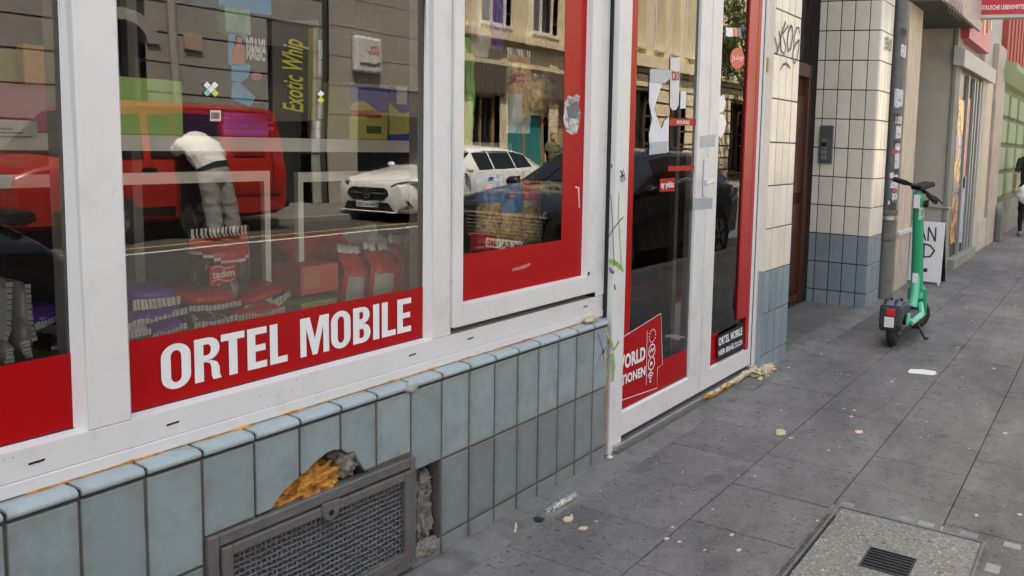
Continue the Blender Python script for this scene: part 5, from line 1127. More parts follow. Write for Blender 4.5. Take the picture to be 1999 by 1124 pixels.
def lying(label, top, bot, Y, mt, n=12, back=.11, hgt=.020, dz=.0):
    a_, b_ = F(*top[0], Y), F(*top[-1], Y); c = (a_+b_)/2; root = thing('seed_bag', label, 'bag', (c.x, Y+back, c.z-.05))
    d_ = (b_-a_); ang = math.atan2(d_.z, d_.x); seed = c.x*7
    m = MB(); Mx = Matrix.Translation((c.x, Y+back*.95, c.z+dz)) @ Matrix.Rotation(-ang, 4, 'Y'); rings = []
    for j in range(9):
        t = math.pi*(j+.15)/8.3; rings.append([Mx @ Vector((d_.length/2*1.04*math.copysign(abs(math.cos(u))**.5, math.cos(u))*(math.sin(t)**.35), back*math.cos(t), hgt*math.copysign(abs(math.sin(u))**.8, math.sin(u))*math.sin(t)**.7*(1+.5*noise.noise(Vector((math.cos(u)*2, t*2, seed)))+.35*noise.noise(Vector((math.cos(u)*6, t*5, seed)))))) for u in [2*math.pi*i/20 for i in range(20)]])
    m.loft(rings); m.build('foil_body', mt, root, smooth='all', fix=True); seal_strip(root, top, bot, Y, n); return root
lying('purple seed bag lying on top of the heap by the white mullion', [(259, 586), (300, 582), (354, 578)], [(260, 607), (305, 602), (354, 593)], .17, fpurple, 11, hgt=.024, dz=.008)
lying('dark red seed bag lying in front of the upright bag', [(369, 597), (420, 595), (472, 586)], [(369, 608), (420, 606), (472, 596)], .165, fred, 13, hgt=.026, dz=.012)
lying('red seed bag lying tilted with its striped seal to the right', [(478, 596), (520, 592), (545, 580), (566, 566)], [(478, 612), (520, 606), (548, 596), (568, 576)], .17, fred, 15, hgt=.022, dz=.008)
lying('purple seed bag lying in the middle of the heap below the dark red one', [(250, 632), (290, 615), (330, 606), (368, 600)], [(250, 646), (290, 632), (330, 620), (368, 612)], .145, fpurple, 14, hgt=.022)
lying('red seed bag at the bottom right of the heap', [(466, 616), (510, 606), (558, 598)], [(466, 630), (510, 619), (558, 609)], .145, fred, 14)
lying('purple seed bag at the bottom of the heap behind the red band', [(299, 652), (330, 640), (366, 628)], [(299, 662), (330, 652), (366, 640)], .125, fpurple, 9)
lying('black printed seed bag squeezed under the dark red one', [(379, 630), (420, 622), (466, 613)], [(379, 642), (420, 634), (466, 625)], .13, fseed, 11)
lying('grey seed bag at the bottom left corner of the lettered window', [(248, 652), (275, 645), (296, 640)], [(248, 664), (275, 657), (296, 652)], .128, fsilver, 7)
# left pane: bags standing on edge with upright seals
def edge_bag(label, left, right, Y, mt, n, patch):
    c = F(*left[0], Y); root = thing('seed_bag', label, 'bag', (c.x, Y, .845)); seal_strip(root, left, right, Y, n)
    P3 = [F(*p, Y+.02) for p in patch]; cc = sum(P3, Vector())/len(P3); m = MB(); k_ = len(P3); fr_ = [p+Vector((0, .004, 0)) for p in P3]; ins = [cc+(p-cc)*.72-Vector((0, .022, 0)) for p in P3]; bk = [p+Vector((.01, .12, 0)) for p in P3]
    m.add(ins+fr_+bk, [tuple(range(k_))]+[(i, (i+1) % k_, k_+(i+1) % k_, k_+i) for i in range(k_)]+[(k_+i, k_+(i+1) % k_, 2*k_+(i+1) % k_, 2*k_+i) for i in range(k_)]); m.build('foil_body', mt, root, smooth='all', fix=True)
dgrey = mat('foil_dark_grey', (.30, .30, .29), .35, var=.2, scale=8, coat=.2)
edge_bag('grey bag standing on edge at the left end of the window', [(11, 552), (11, 600), (8, 640), (3, 665)], [(25, 550), (24, 600), (22, 645), (14, 668)], .17, dgrey, 13, [(-40, 545), (12, 545), (11, 600), (10, 660), (-5, 690), (-40, 700)])
edge_bag('grey bag standing on edge next to a sloping purple bag', [(48, 555), (50, 590), (54, 630), (60, 670)], [(60, 554), (62, 590), (66, 630), (74, 665)], .19, dgrey, 11, [(25, 548), (46, 550), (50, 590), (54, 640), (58, 690), (30, 690), (24, 620)])
edge_bag('small grey bag with striped end low in the left pane', [(7, 682), (8, 695), (10, 712)], [(26, 679), (27, 692), (30, 708)], .13, dgrey, 4, [(-8, 660), (10, 664), (24, 676), (12, 700), (-8, 712)])
edge_bag('small grey bag leaning beside the lowest striped bag', [(38, 668), (43, 684), (52, 702)], [(57, 663), (61, 680), (64, 698)], .14, dgrey, 5, [(24, 626), (48, 626), (54, 660), (44, 690), (34, 690), (26, 660)])
lying('purple bag lying on a slope at the right of the left pane', [(66, 632), (95, 620), (126, 604)], [(72, 645), (98, 634), (128, 616)], .18, fpurple, 9, back=.07, hgt=.02)
lying('black bag lying at the bottom of the left pane', [(100, 676), (125, 670)], [(100, 684), (125, 679)], .16, fblack, 4, back=.06, hgt=.02)
# red carton and red/silver snack bags under the second frame
o, a, b = pbox('carton', 'red carton with tan print on a pale yellow box', 'box', (588, 512, 661, 578), .26, .14, mat('red_card', (.8, .15, .12), .5, var=.08, scale=5)); m = MB(); m.box(a.x+.01, a.x+(b.x-a.x)*.5, .2585, .2595, a.z+.02, b.z-.02); m.build('tan_print', mat('tan_print', (.7, .28, .17), .6, var=.3, scale=40), o)
pbox('carton', 'pale yellow box under the red carton', 'box', (588, 580, 661, 615), .262, .14, mat('pale_yellow', (.68, .68, .32), .5), z0=ZF)
def brick(label, px, Y, w_, h_, d_, rz, ry):
    q = F(*px, Y); root = thing('snack_bag', label, 'bag', (q.x, Y, ZF), rad(rz)); R2 = mw(root) @ Matrix.Rotation(rad(ry), 4, 'Y')
    m = MB(); m.box(-w_/2, w_/2, 0, d_, 0, h_, M=R2); m.build('foil_body', fsilver, root, bevel=.012)
    for x in (-w_/2-.002, w_/2-.016): m = MB(); m.box(x, x+.018, -.003, .02, 0, h_+.002, M=R2); m.build('red_edge', fred, root, bevel=.004)
    m = MB(); rg = [[R2 @ Vector((-w_/2-.005+w_*1.03*i/10, yy+.008*noise.noise(Vector((i*.7, yy*30, rz))), zz+.012*noise.noise(Vector((i*.5, zz*20, rz)))) ) for i in range(11)] for yy, zz in ((-.006, h_-.01), (-.004, h_+.012), (d_*.3, h_+.045), (d_*.5, h_+.085), (d_*.55, h_+.05), (d_, h_+.012), (d_+.004, h_-.01))]
    m.loft(rg, cap=False, closed=False); m.build('folded_top', fred, root, smooth='all')
    m = MB(); rg = [[R2 @ Vector((-w_/2-.008+w_*1.05*i/10, yy+.008*noise.noise(Vector((i*.7, .1, rz))), zz+.012*noise.noise(Vector((i*.5, 2, rz))))) for i in range(11)] for yy, zz in ((d_*.38, h_+.066), (d_*.48, h_+.096), (d_*.54, h_+.07))]
    m.loft(rg, cap=False, closed=False); m.build('seal', fwhite, root, smooth='all'); return root
brick('silver snack bag with red folded top standing next to the red carton', (690, 590), .24, .12, F(690, 535, .24).z-ZF, .10, -6, 9)
brick('silver snack bag with red folded top in the middle of three', (742, 575), .21, .115, F(742, 528, .21).z-ZF, .10, -4, 7)
brick('silver snack bag with red folded top nearest the white mullion', (800, 560), .20, .115, F(800, 512, .2).z-ZF, .10, -4, 2)
for k, px in enumerate(((640, 500), (700, 495), (770, 480))):
    q = F(*px, .42); bag('snack_bag', ('red snack bag lying behind the red carton', 'red snack bag heaped behind the silver ones', 'grey green snack bag heaped at the back beside the mullion')[k], 'bag', .22, .24, .1, ROT(q.x, .40, q.z-.09, -50, 0, 10*k), BM, (lambda u, v: 2) if k < 2 else (lambda u, v: 5), stripes=False, crumple=.15)
# third pane: nut bags on the sill and hanging bags
def up_bag(label, px, Y, mats_rule, w_px, h_px, hang=False, t_=.07, st=False, rz=0):
    """px: bottom centre"""
    q = F(*px, Y); l, r = F(px[0]-w_px/2, px[1], Y), F(px[0]+w_px/2, px[1], Y); tpz = F(px[0], px[1]-h_px, Y).z
    return bag('nut_bag', label, 'bag', r.x-l.x, tpz-q.z, t_, ROT(q.x, Y, q.z, 0, 0, rz), BM, mats_rule, seal=.07, stripes=st, both=False, nu=22, nv=24)
z_blue = lambda u, v: 7 if v > .5 else 6
m = MB(); m.box(2.47, 3.25, .12, .5, .90, .985); m.build('sill_step', fr, shop)
r_ = up_bag('mixed nut bag with blue top beside the white mullion', (953, 485), .16, lambda u, v: 7 if v > .62 else 6, 48, 145); badge(r_, 954, 364, .022, .014, .125)
r_ = up_bag('pistachio bag with blue top in the middle of the third pane', (990, 480), .20, lambda u, v: 7 if v > .55 else 6, 52, 122); badge(r_, 999, 382, .020, .013, .16)
r_ = up_bag('brown almond bag with reddish top at the right of the nut bags', (1034, 485), .24, lambda u, v: 2 if v > .72 else 6, 38, 135)
r_ = up_bag('red bag standing low in front of the nut bags', (942, 492), .14, lambda u, v: 2, 50, 40)
r_ = up_bag('hazelnut bag with striped seal hanging high in the third pane', (1010, 260), .17, lambda u, v: 0 if v < .45 and u < .4 else (6 if v > .2 else 5), 46, 165, st=True); badge(r_, 1014, 152, .03, .018, .125)
r_ = up_bag('brown grilled nut bag hanging beside the red edge film', (1075, 245), .20, lambda u, v: 2 if v < .12 else 6, 36, 110); text('lettering', 'BBQ', F(1068, 180, .155), U, V, .07, .04, stickwhite, r_, .03)
r_ = up_bag('small striped snack bag hanging between the two larger bags', (1042, 225), .18, lambda u, v: 6, 36, 82, st=True)
r_ = up_bag('green snack bag hanging at the left edge of the third pane', (908, 282), .15, lambda u, v: 2, 22, 210)
gm = mat('foil_green', (.12, .5, .06), .35); [c.data.materials.__setitem__(2, gm) for c in r_.children if c.name.startswith('foil_body')]
for k, (px, c) in enumerate((((935, 110), (.55, .55, .55)), ((965, 95), (.10, .05, .25)), ((1045, 90), (.5, .5, .5)), ((1075, 100), (.45, .06, .05)))):
    up_bag(('silver snack bag hanging at the top left of the third pane', 'dark violet snack bag hanging at the top of the third pane', 'pale snack bag hanging at the top right of the third pane', 'red snack bag hanging in the top right corner of the third pane')[k], px, .22+.03*k, (lambda u, v: 5, lambda u, v: 3, lambda u, v: 0, lambda u, v: 2)[k], 34, 140)

# ------------------------------------------------------------------ across the street (seen mirrored in the panes)
YF = -13.
def facade(root, x0, x1, z0, z1, openings, mt, ch, depth=.5, gap=.03, groove=None):
    """wall with courses of stone: each course a box between the openings; openings (x0,x1,z0,z1)"""
    m = MB(); m.box(x0, x1, YF-6, YF-depth, z0, z1); m.build('inner_wall', groove, root)
    z = z0
    while z < z1-.05:
        h = min(ch, z1-z); cuts = sorted((a, b) for a, b, c, d in openings if c < z+h-.02 and d > z+.02); x = x0
        for a, b in cuts+[(x1, x1)]:
            if a-x > .02: m = MB(); m.box(x, a, YF-depth, YF, z+gap/2, z+h-gap/2); m.build('stone_course', mt, root, bevel=0)
            x = max(x, b)
        m = MB(); z += h
    m = MB()
    zz = z0
    xs = sorted(set([x0, x1]+[v for o_ in openings for v in o_[:2]]))
    for a, b in zip(xs, xs[1:]):
        ops = sorted((c, d) for p, q, c, d in openings if p <= a+.001 and q >= b-.001); zc_ = z0
        for c, d in ops+[(z1, z1)]:
            if c-zc_ > .01: m.box(a, b, YF-depth, YF-.03, zc_, c)
            zc_ = max(zc_, d)
    m.build('joint_bed', groove, root)
def win_part(root, x0, x1, z0, z1, fm, gm_=None, bars=1, y=YF-.25):
    m = MB(); t = .07; m.box(x0, x0+t, y, y+.06, z0, z1); m.box(x1-t, x1, y, y+.06, z0, z1); m.box(x0+t, x1-t, y, y+.06, z1-t, z1); m.box(x0+t, x1-t, y, y+.06, z0, z0+t)
    for k in range(bars): xx = x0+(x1-x0)*(k+1)/(bars+1); m.box(xx-.03, xx+.03, y, y+.06, z0+t, z1-t)
    f = m.build('window', fm, root); m = MB(); m.box(x0+t, x1-t, y-.02, y+.005, z0+t, z1-t); m.build('pane', gm_ or winpane, f)
    m = MB(); m.box(x0-.06, x1+.06, YF-.2, YF+.08, z0-.08, z0-.005); m.build('sill', fm, f)
winpane = mat('window_pane', (.015, .017, .02), .05, spec=.8)
gst = mat('grey_stone_course', (.30, .295, .28), .85, var=.12, scale=2, bump=.2); ggr = mat('grey_groove', (.05, .05, .048), .9)
tst = mat('taupe_stone', (.34, .31, .28), .8, var=.08, scale=2, bump=.1); tgr = mat('taupe_groove', (.12, .105, .09), .9)
cst = mat('cream_stone', (.70, .60, .42), .8, var=.08, scale=1.5); cgr = mat('brown_groove', (.13, .085, .05), .9); bst = mat('brown_ground_floor', (.17, .115, .07), .8, var=.15, scale=2)
hA = thing('opposite_grey_house', 'grey house with banded stone courses and an arched window across the street', 'building', (5, YF-3, -.145))
opA = [(8.95, 9.75, .9, 3.2), (5.6, 6.5, .9, 3.2), (2.4, 3.3, .9, 3.2), (-.8, .1, .9, 3.2), (12.05, 13.1, -.145, 3.0)]+[(x, x+1.1, z, z+1.8) for z in (4.6,) for x in (-.9, 2.2, 5.4, 8.6, 11.6)]
facade(hA, -8, 13.3, -.145, 7.6, opA, gst, .52, groove=ggr)
for o_ in opA:
    if o_[3]-o_[2] < 3: win_part(hA, *o_, mat('dark_frame', (.09, .085, .08), .6) if o_[2] < 1 else mat('white_frame2', (.55, .55, .52), .6))
m = MB(); m.box(12.05, 13.1, YF-.4, YF-.35, -.145, 3.0); m.build('dark_door', mat('dark_panel', (.035, .035, .035), .4), hA)
for x in (9.1,):
    m = MB(); m.tube([(10.15, YF+.12, -.145), (10.15, YF+.12, 7.6)], .07, 12); m.build('downpipe', mat('pale_pipe', (.35, .34, .32), .5), hA, smooth=True)
for o_ in opA[:4]:
    cx_ = (o_[0]+o_[1])/2; r0, r1 = .4, .62; m = MB()
    for k in range(8):
        t0, t1 = math.pi*k/8, math.pi*(k+1)/8; m.prism([(cx_+r*math.cos(t), 2.75+r*math.sin(t)*.9) for r, t in ((r0, t0), (r1, t0), (r1, t1), (r0, t1))], YF-.2, YF+.05, 'y')
    m.build('arch_stone', gst, hA, fix=True)
q = RF(380, 82, YF+.05); m = MB(); m.box(q.x-.16, q.x+.16, YF, YF+.06, q.z-.13, q.z+.13); m.build('name_plate', mat('salmon_plate', (.45, .33, .26), .5), hA, bevel=.01)
m = MB(); m.box(13.32, 13.48, YF-.3, YF-.05, -.145, 7.6); m.build('dark_joint', ggr, hA)
hB = thing('opposite_taupe_house', 'taupe stone-clad house with dark ground floor opening across the street', 'building', (15.4, YF-3, -.145))
opB = [(14.25, 17.0, -.145, 1.75)]+[(x, x+1.1, z, z+1.9) for z in (4.8,) for x in (13.9, 15.7)]
facade(hB, 13.5, 17.4, -.145, 7.9, opB, tst, .62, gap=.015, groove=tgr)
for o_ in opB[1:]: win_part(hB, *o_, mat('white_frame2', (.55, .55, .52), .6))
m = MB(); m.box(14.25, 17.0, YF-.45, YF-.4, -.145, 1.75); m.build('dark_shopfront', winpane, hB)
q0, q1 = RF(690, 67, YF+.1), RF(744, 146, YF+.1)
bx = thing('wall_dispenser', 'white rounded wall box with red and black print on the taupe house', 'box', ((q0.x+q1.x)/2, YF+.1, q1.z))
m = MB(); m.box(q0.x, q1.x, YF+.002, YF+.16, q1.z, q0.z); m.build('case', mat('box_white', (.62, .62, .62), .4), bx, bevel=.06)
cxm = (q0.x+q1.x)/2
text('lettering', 'Alte\nSchule', (q1.x-.12, YF+.162, q0.z-.36), (-1, 0, 0), V, .3, .2, mat('print_red', (.6, .08, .06), .5), bx, .03); text('lettering', 'Pension', (q1.x-.1, YF+.162, q1.z+.14), (-1, 0, 0), V, .55, .11, stickblack, bx, .04)
hC = thing('opposite_shop_house', 'cream house with a brown shop fascia and teal blinds across the street', 'building', (21, YF-3, -.145))
opC = [(17.9, 19.0, .1, 2.45), (19.3, 21.2, .1, 2.45), (21.6, 24.2, .1, 2.45)]+[(x, x+1.2, z, z+2.1) for z in (4.3,) for x in (18.2, 20.4, 22.6)]
facade(hC, 17.5, 25.0, -.145, 7.8, opC, cst, 1.2, gap=.01, groove=cst)
for o_ in opC[3:]: win_part(hC, *o_, mat('white_frame3', (.66, .65, .62), .6))
for i, o_ in enumerate(opC[:3]): win_part(hC, *o_, mat('tan_frame', (.36, .24, .12), .6), (winpane, mat('teal_blind', (.03, .22, .24), .6), mat('tan_blind', (.4, .3, .2), .6))[i])
m = MB(); m.box(17.5, 25.0, YF, YF+.12, 2.5, 3.25); m.build('fascia', mat('fascia_brown', (.12, .095, .08), .7), hC); m = MB(); m.box(17.5, 25, YF, YF+.2, 3.9, 4.1); m.build('string_course', cst, hC)
hD = thing('opposite_cream_house', 'sunlit cream house with pilasters over a brown banded ground floor', 'building', (33, YF-3, -.145))
opD = [(x, x+1.3, .2, 3.1) for x in (25.7, 28.4, 31.1, 33.8, 36.5)]
facade(hD, 25.05, 40, -.145, 3.9, opD, cst, .48, gap=.07, groove=cgr)
for o_ in opD: win_part(hD, *o_, mat('brown_frame', (.1, .06, .035), .6))
m = MB(); m.box(25.05, 40, YF-6, YF-.35, 3.9, 8.6); m.build('upper_wall', mat('cream_wall', (.72, .62, .44), .8, var=.06), hD)
m = MB(); m.box(25.05, 40, YF-.35, YF+.22, 3.9, 4.3); m.build('string_course', cst, hD)
for k in range(12):
    x = 25.2+k*1.25; m = MB(); m.box(x, x+.45, YF-.35, YF+.05, 4.3, 8.6); m.build('pilaster', cst, hD)
    if k % 1 == 0: win_part(hD, x+.5, x+1.2, 4.6, 7.0, mat('white_frame3', (.66, .65, .62), .6), y=YF-.34)
hE = thing('opposite_far_house', 'cream house at the far end of the opposite row', 'building', (60, YF-3, -.145))
m = MB(); m.box(40.05, 85, YF-6, YF, -.145, 8.6); m.build('wall', mat('cream_wall', (.72, .62, .44), .8, var=.06), hE)
for k in range(10):
    for z in (1, 4.5): win_part(hE, 41.5+k*2.8, 42.9+k*2.8, z, z+2, mat('white_frame3', (.66, .65, .62), .6), y=YF-.0)
hF = thing('opposite_near_house', 'plain grey house opposite at the near end of the row', 'building', (-18, YF-3, -.145))
m = MB(); m.box(-35, -8.05, YF-6, YF, -.145, 7.6); m.build('wall', gst, hF)
for k in range(8):
    for z in (1, 4.5): win_part(hF, -33+k*3, -31.6+k*3, z, z+1.9, mat('white_frame2', (.55, .55, .52), .6), y=YF-.0)

# ---- vehicles
carglass = mat('car_glass', (.012, .014, .014), .03, spec=.9)
def vehicle(name, label, cat, loc, st_, paint, wheels, wr, side_glass=True, rz=0., screens=True):
    """st_: stations (x, zbottom, zbelt, ztop, half width, half width at roof); front at x=0"""
    root = thing(name, label, cat, loc, rz); body = MB(); gl = MB(); rings = []
    for x, zb, zl_, zt, wl, wt in st_:
        g = zt-zl_; h_ = [(0, zb), (wl*.86, zb), (wl*.97, zb+.07), (wl, (zb+zl_)*.52), (wl*.985, zl_-.05), (wl*.95, zl_), (wt, zt-.05*min(1, g*4)), (wt*.86, zt-.004), (wt*.45, zt+.018), (0, zt+.024)]
        rings.append([Vector((x, y, z)) for y, z in h_]+[Vector((x, -y, z)) for y, z in h_[-2:0:-1]])
    n = len(rings[0]); half = 9
    for k in range(len(rings)-1):
        g0, g1 = st_[k][3]-st_[k][2], st_[k+1][3]-st_[k+1][2]
        for i in range(n):
            j = (i+1) % n; seg = i if i < half else n-1-i; q = [rings[k][i], rings[k][j], rings[k+1][j], rings[k+1][i]]
            is_g = (side_glass and seg == 5 and g0 > .2 and g1 > .2) or (screens and seg in (6, 7, 8) and (g0 > .2) != (g1 > .2))
            if is_g:
                c = sum(q, Vector())/4; nrm = (q[1]-q[0]).cross(q[3]-q[0]).normalized(); 
                if nrm.dot(c-Vector((c.x, 0, .6))) < 0: nrm = -nrm
                body.add(q, [(0, 1, 2, 3)]); gl.add([c+(p-c)*Vector((.93, .93, .90)).x+nrm*.006 for p in q], [(0, 1, 2, 3)])
            else: body.add(q, [(0, 1, 2, 3)])
    body.add(rings[0], [tuple(range(n))]); body.add(rings[-1], [tuple(range(n))])
    b = body.build('body', paint, root, local=True, fix=True)
    bm = bmesh.new(); bm.from_mesh(b.data); bmesh.ops.remove_doubles(bm, verts=bm.verts, dist=1e-4); bmesh.ops.recalc_face_normals(bm, faces=bm.faces); bm.to_mesh(b.data); bm.free()
    for p in b.data.polygons: p.use_smooth = True
    b.data.set_sharp_from_angle(angle=rad(40))
    if gl.f: gl.build('window_glass', carglass, root, local=True)
    wl = max(s_[4] for s_ in st_)
    for x in wheels:
        for s_ in (1, -1):
            m = MB(); m.tube([(x, s_*(wl-.19), wr), (x, s_*(wl+.004), wr)], wr+.055, 24); m.build('wheel_arch', rubber, root, local=True, smooth=True)
            m = MB(); m.tube([(x, s_*(wl-.16), wr), (x, s_*(wl+.008), wr), (x, s_*(wl+.018), wr)], [wr, wr, wr*.93], 24); ty = m.build('wheel', rubber, root, local=True, smooth=True)
            m = MB(); m.tube([(x, s_*(wl-.0), wr), (x, s_*(wl+.021), wr)], wr*.66, 20); ri = m.build('rim', alu, ty, local=True, smooth=True)
            for t in range(5): m = MB(); a_ = t*2*math.pi/5; m.box(-.028, .028, 0, .012, .05, wr*.6, M=Matrix.Translation((x, s_*(wl+.018) if s_ > 0 else s_*(wl+.03), wr)) @ Matrix.Rotation(a_, 4, 'Y')); m.build('spoke_gap', rubber, ty, local=True)
    return root
hatch = [(0, .30, .56, .58, .58, .50), (.05, .22, .68, .70, .76, .62), (.22, .18, .76, .785, .86, .72), (.6, .17, .83, .87, .895, .76), (1.05, .17, .90, .95, .9, .76), (1.38, .17, .94, 1.0, .9, .76), (2.0, .17, .96, 1.36, .9, .60), (2.5, .17, .97, 1.42, .9, .61), (3.2, .17, .98, 1.41, .9, .60), (3.75, .17, 1.0, 1.31, .89, .58), (4.12, .2, 1.0, 1.06, .87, .70), (4.34, .26, .86, .90, .82, .66), (4.42, .4, .66, .68, .72, .6)]
wpaint = mat('white_car_paint', (.75, .77, .80), .25, coat=.8); bpaint = mat('black_car_paint', (.008, .008, .009), .2, coat=.8); rpaint = mat('red_van_paint', (.36, .016, .012), .3, coat=.6)
def plate(root, x, z, txt, y=0., w_=.52, mir=1):
    m = MB(); m.box(x-.012, x, y-w_/2, y+w_/2, z-.055, z+.055); p = m.build('licence_plate', stickwhite, root, local=True); m = MB(); m.box(x-.014, x-.012, y+w_/2-.045, y+w_/2, z-.054, z+.054); m.build('blue_strip', mat('eu_blue', (.02, .06, .4), .4), p, local=True)
    o = mw(root) @ Vector((x-.0125, y+w_/2-.06, z-.036)); text('lettering', txt, o, (0, -1, 0), V, w_-.08, .072, stickblack, p, .02)
wc_ = vehicle('parked_hatchback', 'white hatchback with black grille across the street', 'car', (12.1, -10.45, -.25), hatch, wpaint, (.86, 3.55), .32)
m = MB(); m.prism([(-.50, .52), (-.36, .41), (.36, .41), (.50, .52), (.46, .60), (.36, .645), (-.36, .645), (-.46, .60)], -.012, .16, 'x'); gr_ = m.build('grille', stickblack, wc_, local=True)
m = MB(); m.box(-.018, -.012, -.46, .46, .53, .555); m.build('chrome_bar', chrome, gr_, local=True)
m = MB(); m.tube([(-.030, 0, .53), (-.012, 0, .53)], .085, 20); em = m.build('round_emblem', stickblack, gr_, local=True)
m = MB()
for k in range(3):
    a_ = math.pi/2+k*2*math.pi/3; c_ = Vector((0, math.cos(a_), math.sin(a_))); s_ = Vector((0, -c_.z, c_.y)); m.add([Vector((-.034, 0, .53))+p for p in (s_*.012, c_*.08, -s_*.012, -c_*.006)], [(0, 1, 2, 3)])
m.build('emblem_star', chrome, em, local=True)
m = MB(); rg = [Vector((-.033, .085*math.cos(t*math.pi/12), .53+.085*math.sin(t*math.pi/12))) for t in range(25)]; m.tube(rg, .008, 6, cap=False); m.build('emblem_ring', chrome, em, local=True, smooth=True)
m = MB(); m.prism([(-.60, .22), (.60, .22), (.50, .37), (-.50, .37)], -.008, .12, 'x'); m.build('lower_intake', stickblack, wc_, local=True); plate(wc_, -.01, .33, 'DN AA 1250')
m = MB(); m.box(-.02, .15, -.66, .66, .185, .215); m.build('front_lip', wpaint, wc_, local=True, bevel=.012)
for s_ in (1, -1):
    MM = Matrix.Translation((.20, s_*.715, .715)) @ Matrix.Rotation(rad(52*s_), 4, 'Z') @ Matrix.Rotation(rad(-9), 4, 'Y')
    m = MB(); m.ball((0, 0, 0), (.27, .075, .058), nu=16, nv=8); m.xf(MM); m.build('headlight', mat('headlight_dark', (.05, .052, .055), .1, .3, coat=1.), wc_, local=True, smooth='all')
    for t_ in (-.12, .06): m = MB(); m.ball((t_, -s_*0, .008), (.07, .083, .03), nu=12, nv=6); m.xf(MM); m.build('lamp_lens', mat('lens', (.75, .76, .78), .1, .3), wc_, local=True, smooth='all')
    m = MB(); m.add([(.10, s_*.66, .40), (.16, s_*.82, .42), (.25, s_*.885, .30), (.12, s_*.76, .26)], [(0, 1, 2, 3)]); m.xf(Matrix.Translation((-.02, s_*.012, 0))); m.build('corner_intake', stickblack, wc_, local=True)
    m = MB(); m.ball((1.55, s_*1.0, 1.0), (.07, .10, .065)); m.build('wing_mirror', wpaint, wc_, local=True, smooth='all')
    for x in (2.25, 3.1): m = MB(); m.box(x, x+.16, s_*.905-.012, s_*.905+.012, .80, .83); m.build('door_handle', chrome, wc_, local=True)
    for x in (1.55, 2.55, 3.35): m = MB(); m.box(x, x+.008, s_*.9-.004, s_*.9+.004, .28, .92); m.build('door_gap', stickblack, wc_, local=True)
suvst = [(0, .34, .72, .75, .66, .55), (.05, .26, .86, .88, .82, .68), (.25, .24, .96, .99, .90, .76), (.8, .24, 1.02, 1.06, .92, .78), (1.25, .24, 1.06, 1.12, .92, .78), (1.95, .24, 1.08, 1.52, .92, .66), (2.5, .24, 1.09, 1.58, .92, .67), (3.6, .24, 1.10, 1.56, .92, .65), (4.15, .26, 1.12, 1.44, .90, .62), (4.5, .3, 1.08, 1.14, .88, .7), (4.66, .4, .9, .93, .8, .66)]
suv = vehicle('parked_suv', 'black car with roof rails parked at the near kerb', 'car', (8.2, -4.25, -.25), suvst, bpaint, (.95, 3.7), .35)
for s_ in (1, -1):
    m = MB(); m.tube([(1.95, s_*.60, 1.55), (2.1, s_*.60, 1.63), (3.7, s_*.60, 1.61), (4.0, s_*.58, 1.52)], .018, 8); m.build('roof_rail', chrome, suv, local=True, smooth=True)
    m = MB(); m.ball((1.45, s_*1.02, 1.10), (.08, .11, .07)); m.build('wing_mirror', bpaint, suv, local=True, smooth='all')
    m = MB(); m.add([(.03, s_*.48, .78), (.04, s_*.50, .86), (.34, s_*.91, .93), (.30, s_*.91, .82)], [(0, 1, 2, 3)]); m.xf(Matrix.Translation((-.02, s_*.012, .01))); m.build('headlight', mat('headlight', (.35, .36, .38), .1, .5, coat=1.), suv, local=True)
    m = MB(); m.box(1.5, 4.2, s_*.925-.004, s_*.925+.004, 1.06, 1.085); m.build('chrome_strip', chrome, suv, local=True)
m = MB(); m.prism([(-.5, .52), (.5, .52), (.58, .80), (-.58, .80)], -.02, .1, 'x'); gr_ = m.build('grille', stickblack, suv, local=True)
for k in range(6): m = MB(); m.box(-.03, -.02, -.54, .54, .55+k*.042, .562+k*.042); m.build('grille_bar', chrome, gr_, local=True)
m = MB(); m.box(-.032, -.018, -.60, .60, .80, .825); m.build('chrome_bar', chrome, gr_, local=True); plate(suv, -.02, .46, 'K EA 1880')
blk = vehicle('parked_black_car', 'black hatchback parked at the near kerb ahead of the other black car', 'car', (-1.15, -4.2, -.25), hatch, bpaint, (.86, 3.55), .32)
for s_ in (1, -1):
    m = MB(); m.box(4.22, 4.4, s_*.70-.1, s_*.70+.1, .74, .86); m.build('tail_light', mat('tail_red', (.65, .015, .015), .2, coat=.5), blk, local=True); m = MB(); m.ball((1.55, s_*1.0, 1.0), (.07, .10, .065)); m.build('wing_mirror', bpaint, blk, local=True, smooth='all')
vanst = [(0, .36, .80, .83, .70, .62), (.06, .28, .95, .98, .84, .74), (.25, .26, 1.05, 1.09, .88, .76), (.62, .26, 1.12, 1.18, .89, .76), (1.15, .26, 1.15, 1.80, .89, .70), (1.5, .26, 1.16, 1.95, .89, .74), (3.5, .26, 1.17, 2.0, .89, .75), (3.78, .28, 1.16, 1.97, .88, .73), (3.9, .32, 1.1, 1.55, .86, .72), (3.95, .4, .9, 1.1, .8, .7)]
van = vehicle('red_van', 'red delivery van with its side door open across the street', 'van', (6.3, -11.1, -.25), vanst, rpaint, (1.15, 2.45), .33, side_glass=False)
def van_side(name, poly, mt, off=.01, parent=van):
    m = MB()
    def wy(z):  # body half width at height z
        return .89 if z < 1.12 else .855-(z-1.16)*(.855-.745)/.8
    pts = [Vector((x, wy(z)+off, z)) for x, z in poly]; m.add(pts, [tuple(range(len(pts)))]); return m.build(name, mt, parent, local=True, fix=True)
van_side('door_window', [(1.02, 1.20), (1.30, 1.78), (1.60, 1.80), (1.60, 1.20)], carglass); van_side('side_window', [(1.70, 1.20), (1.70, 1.80), (2.02, 1.80), (2.02, 1.20)], carglass)
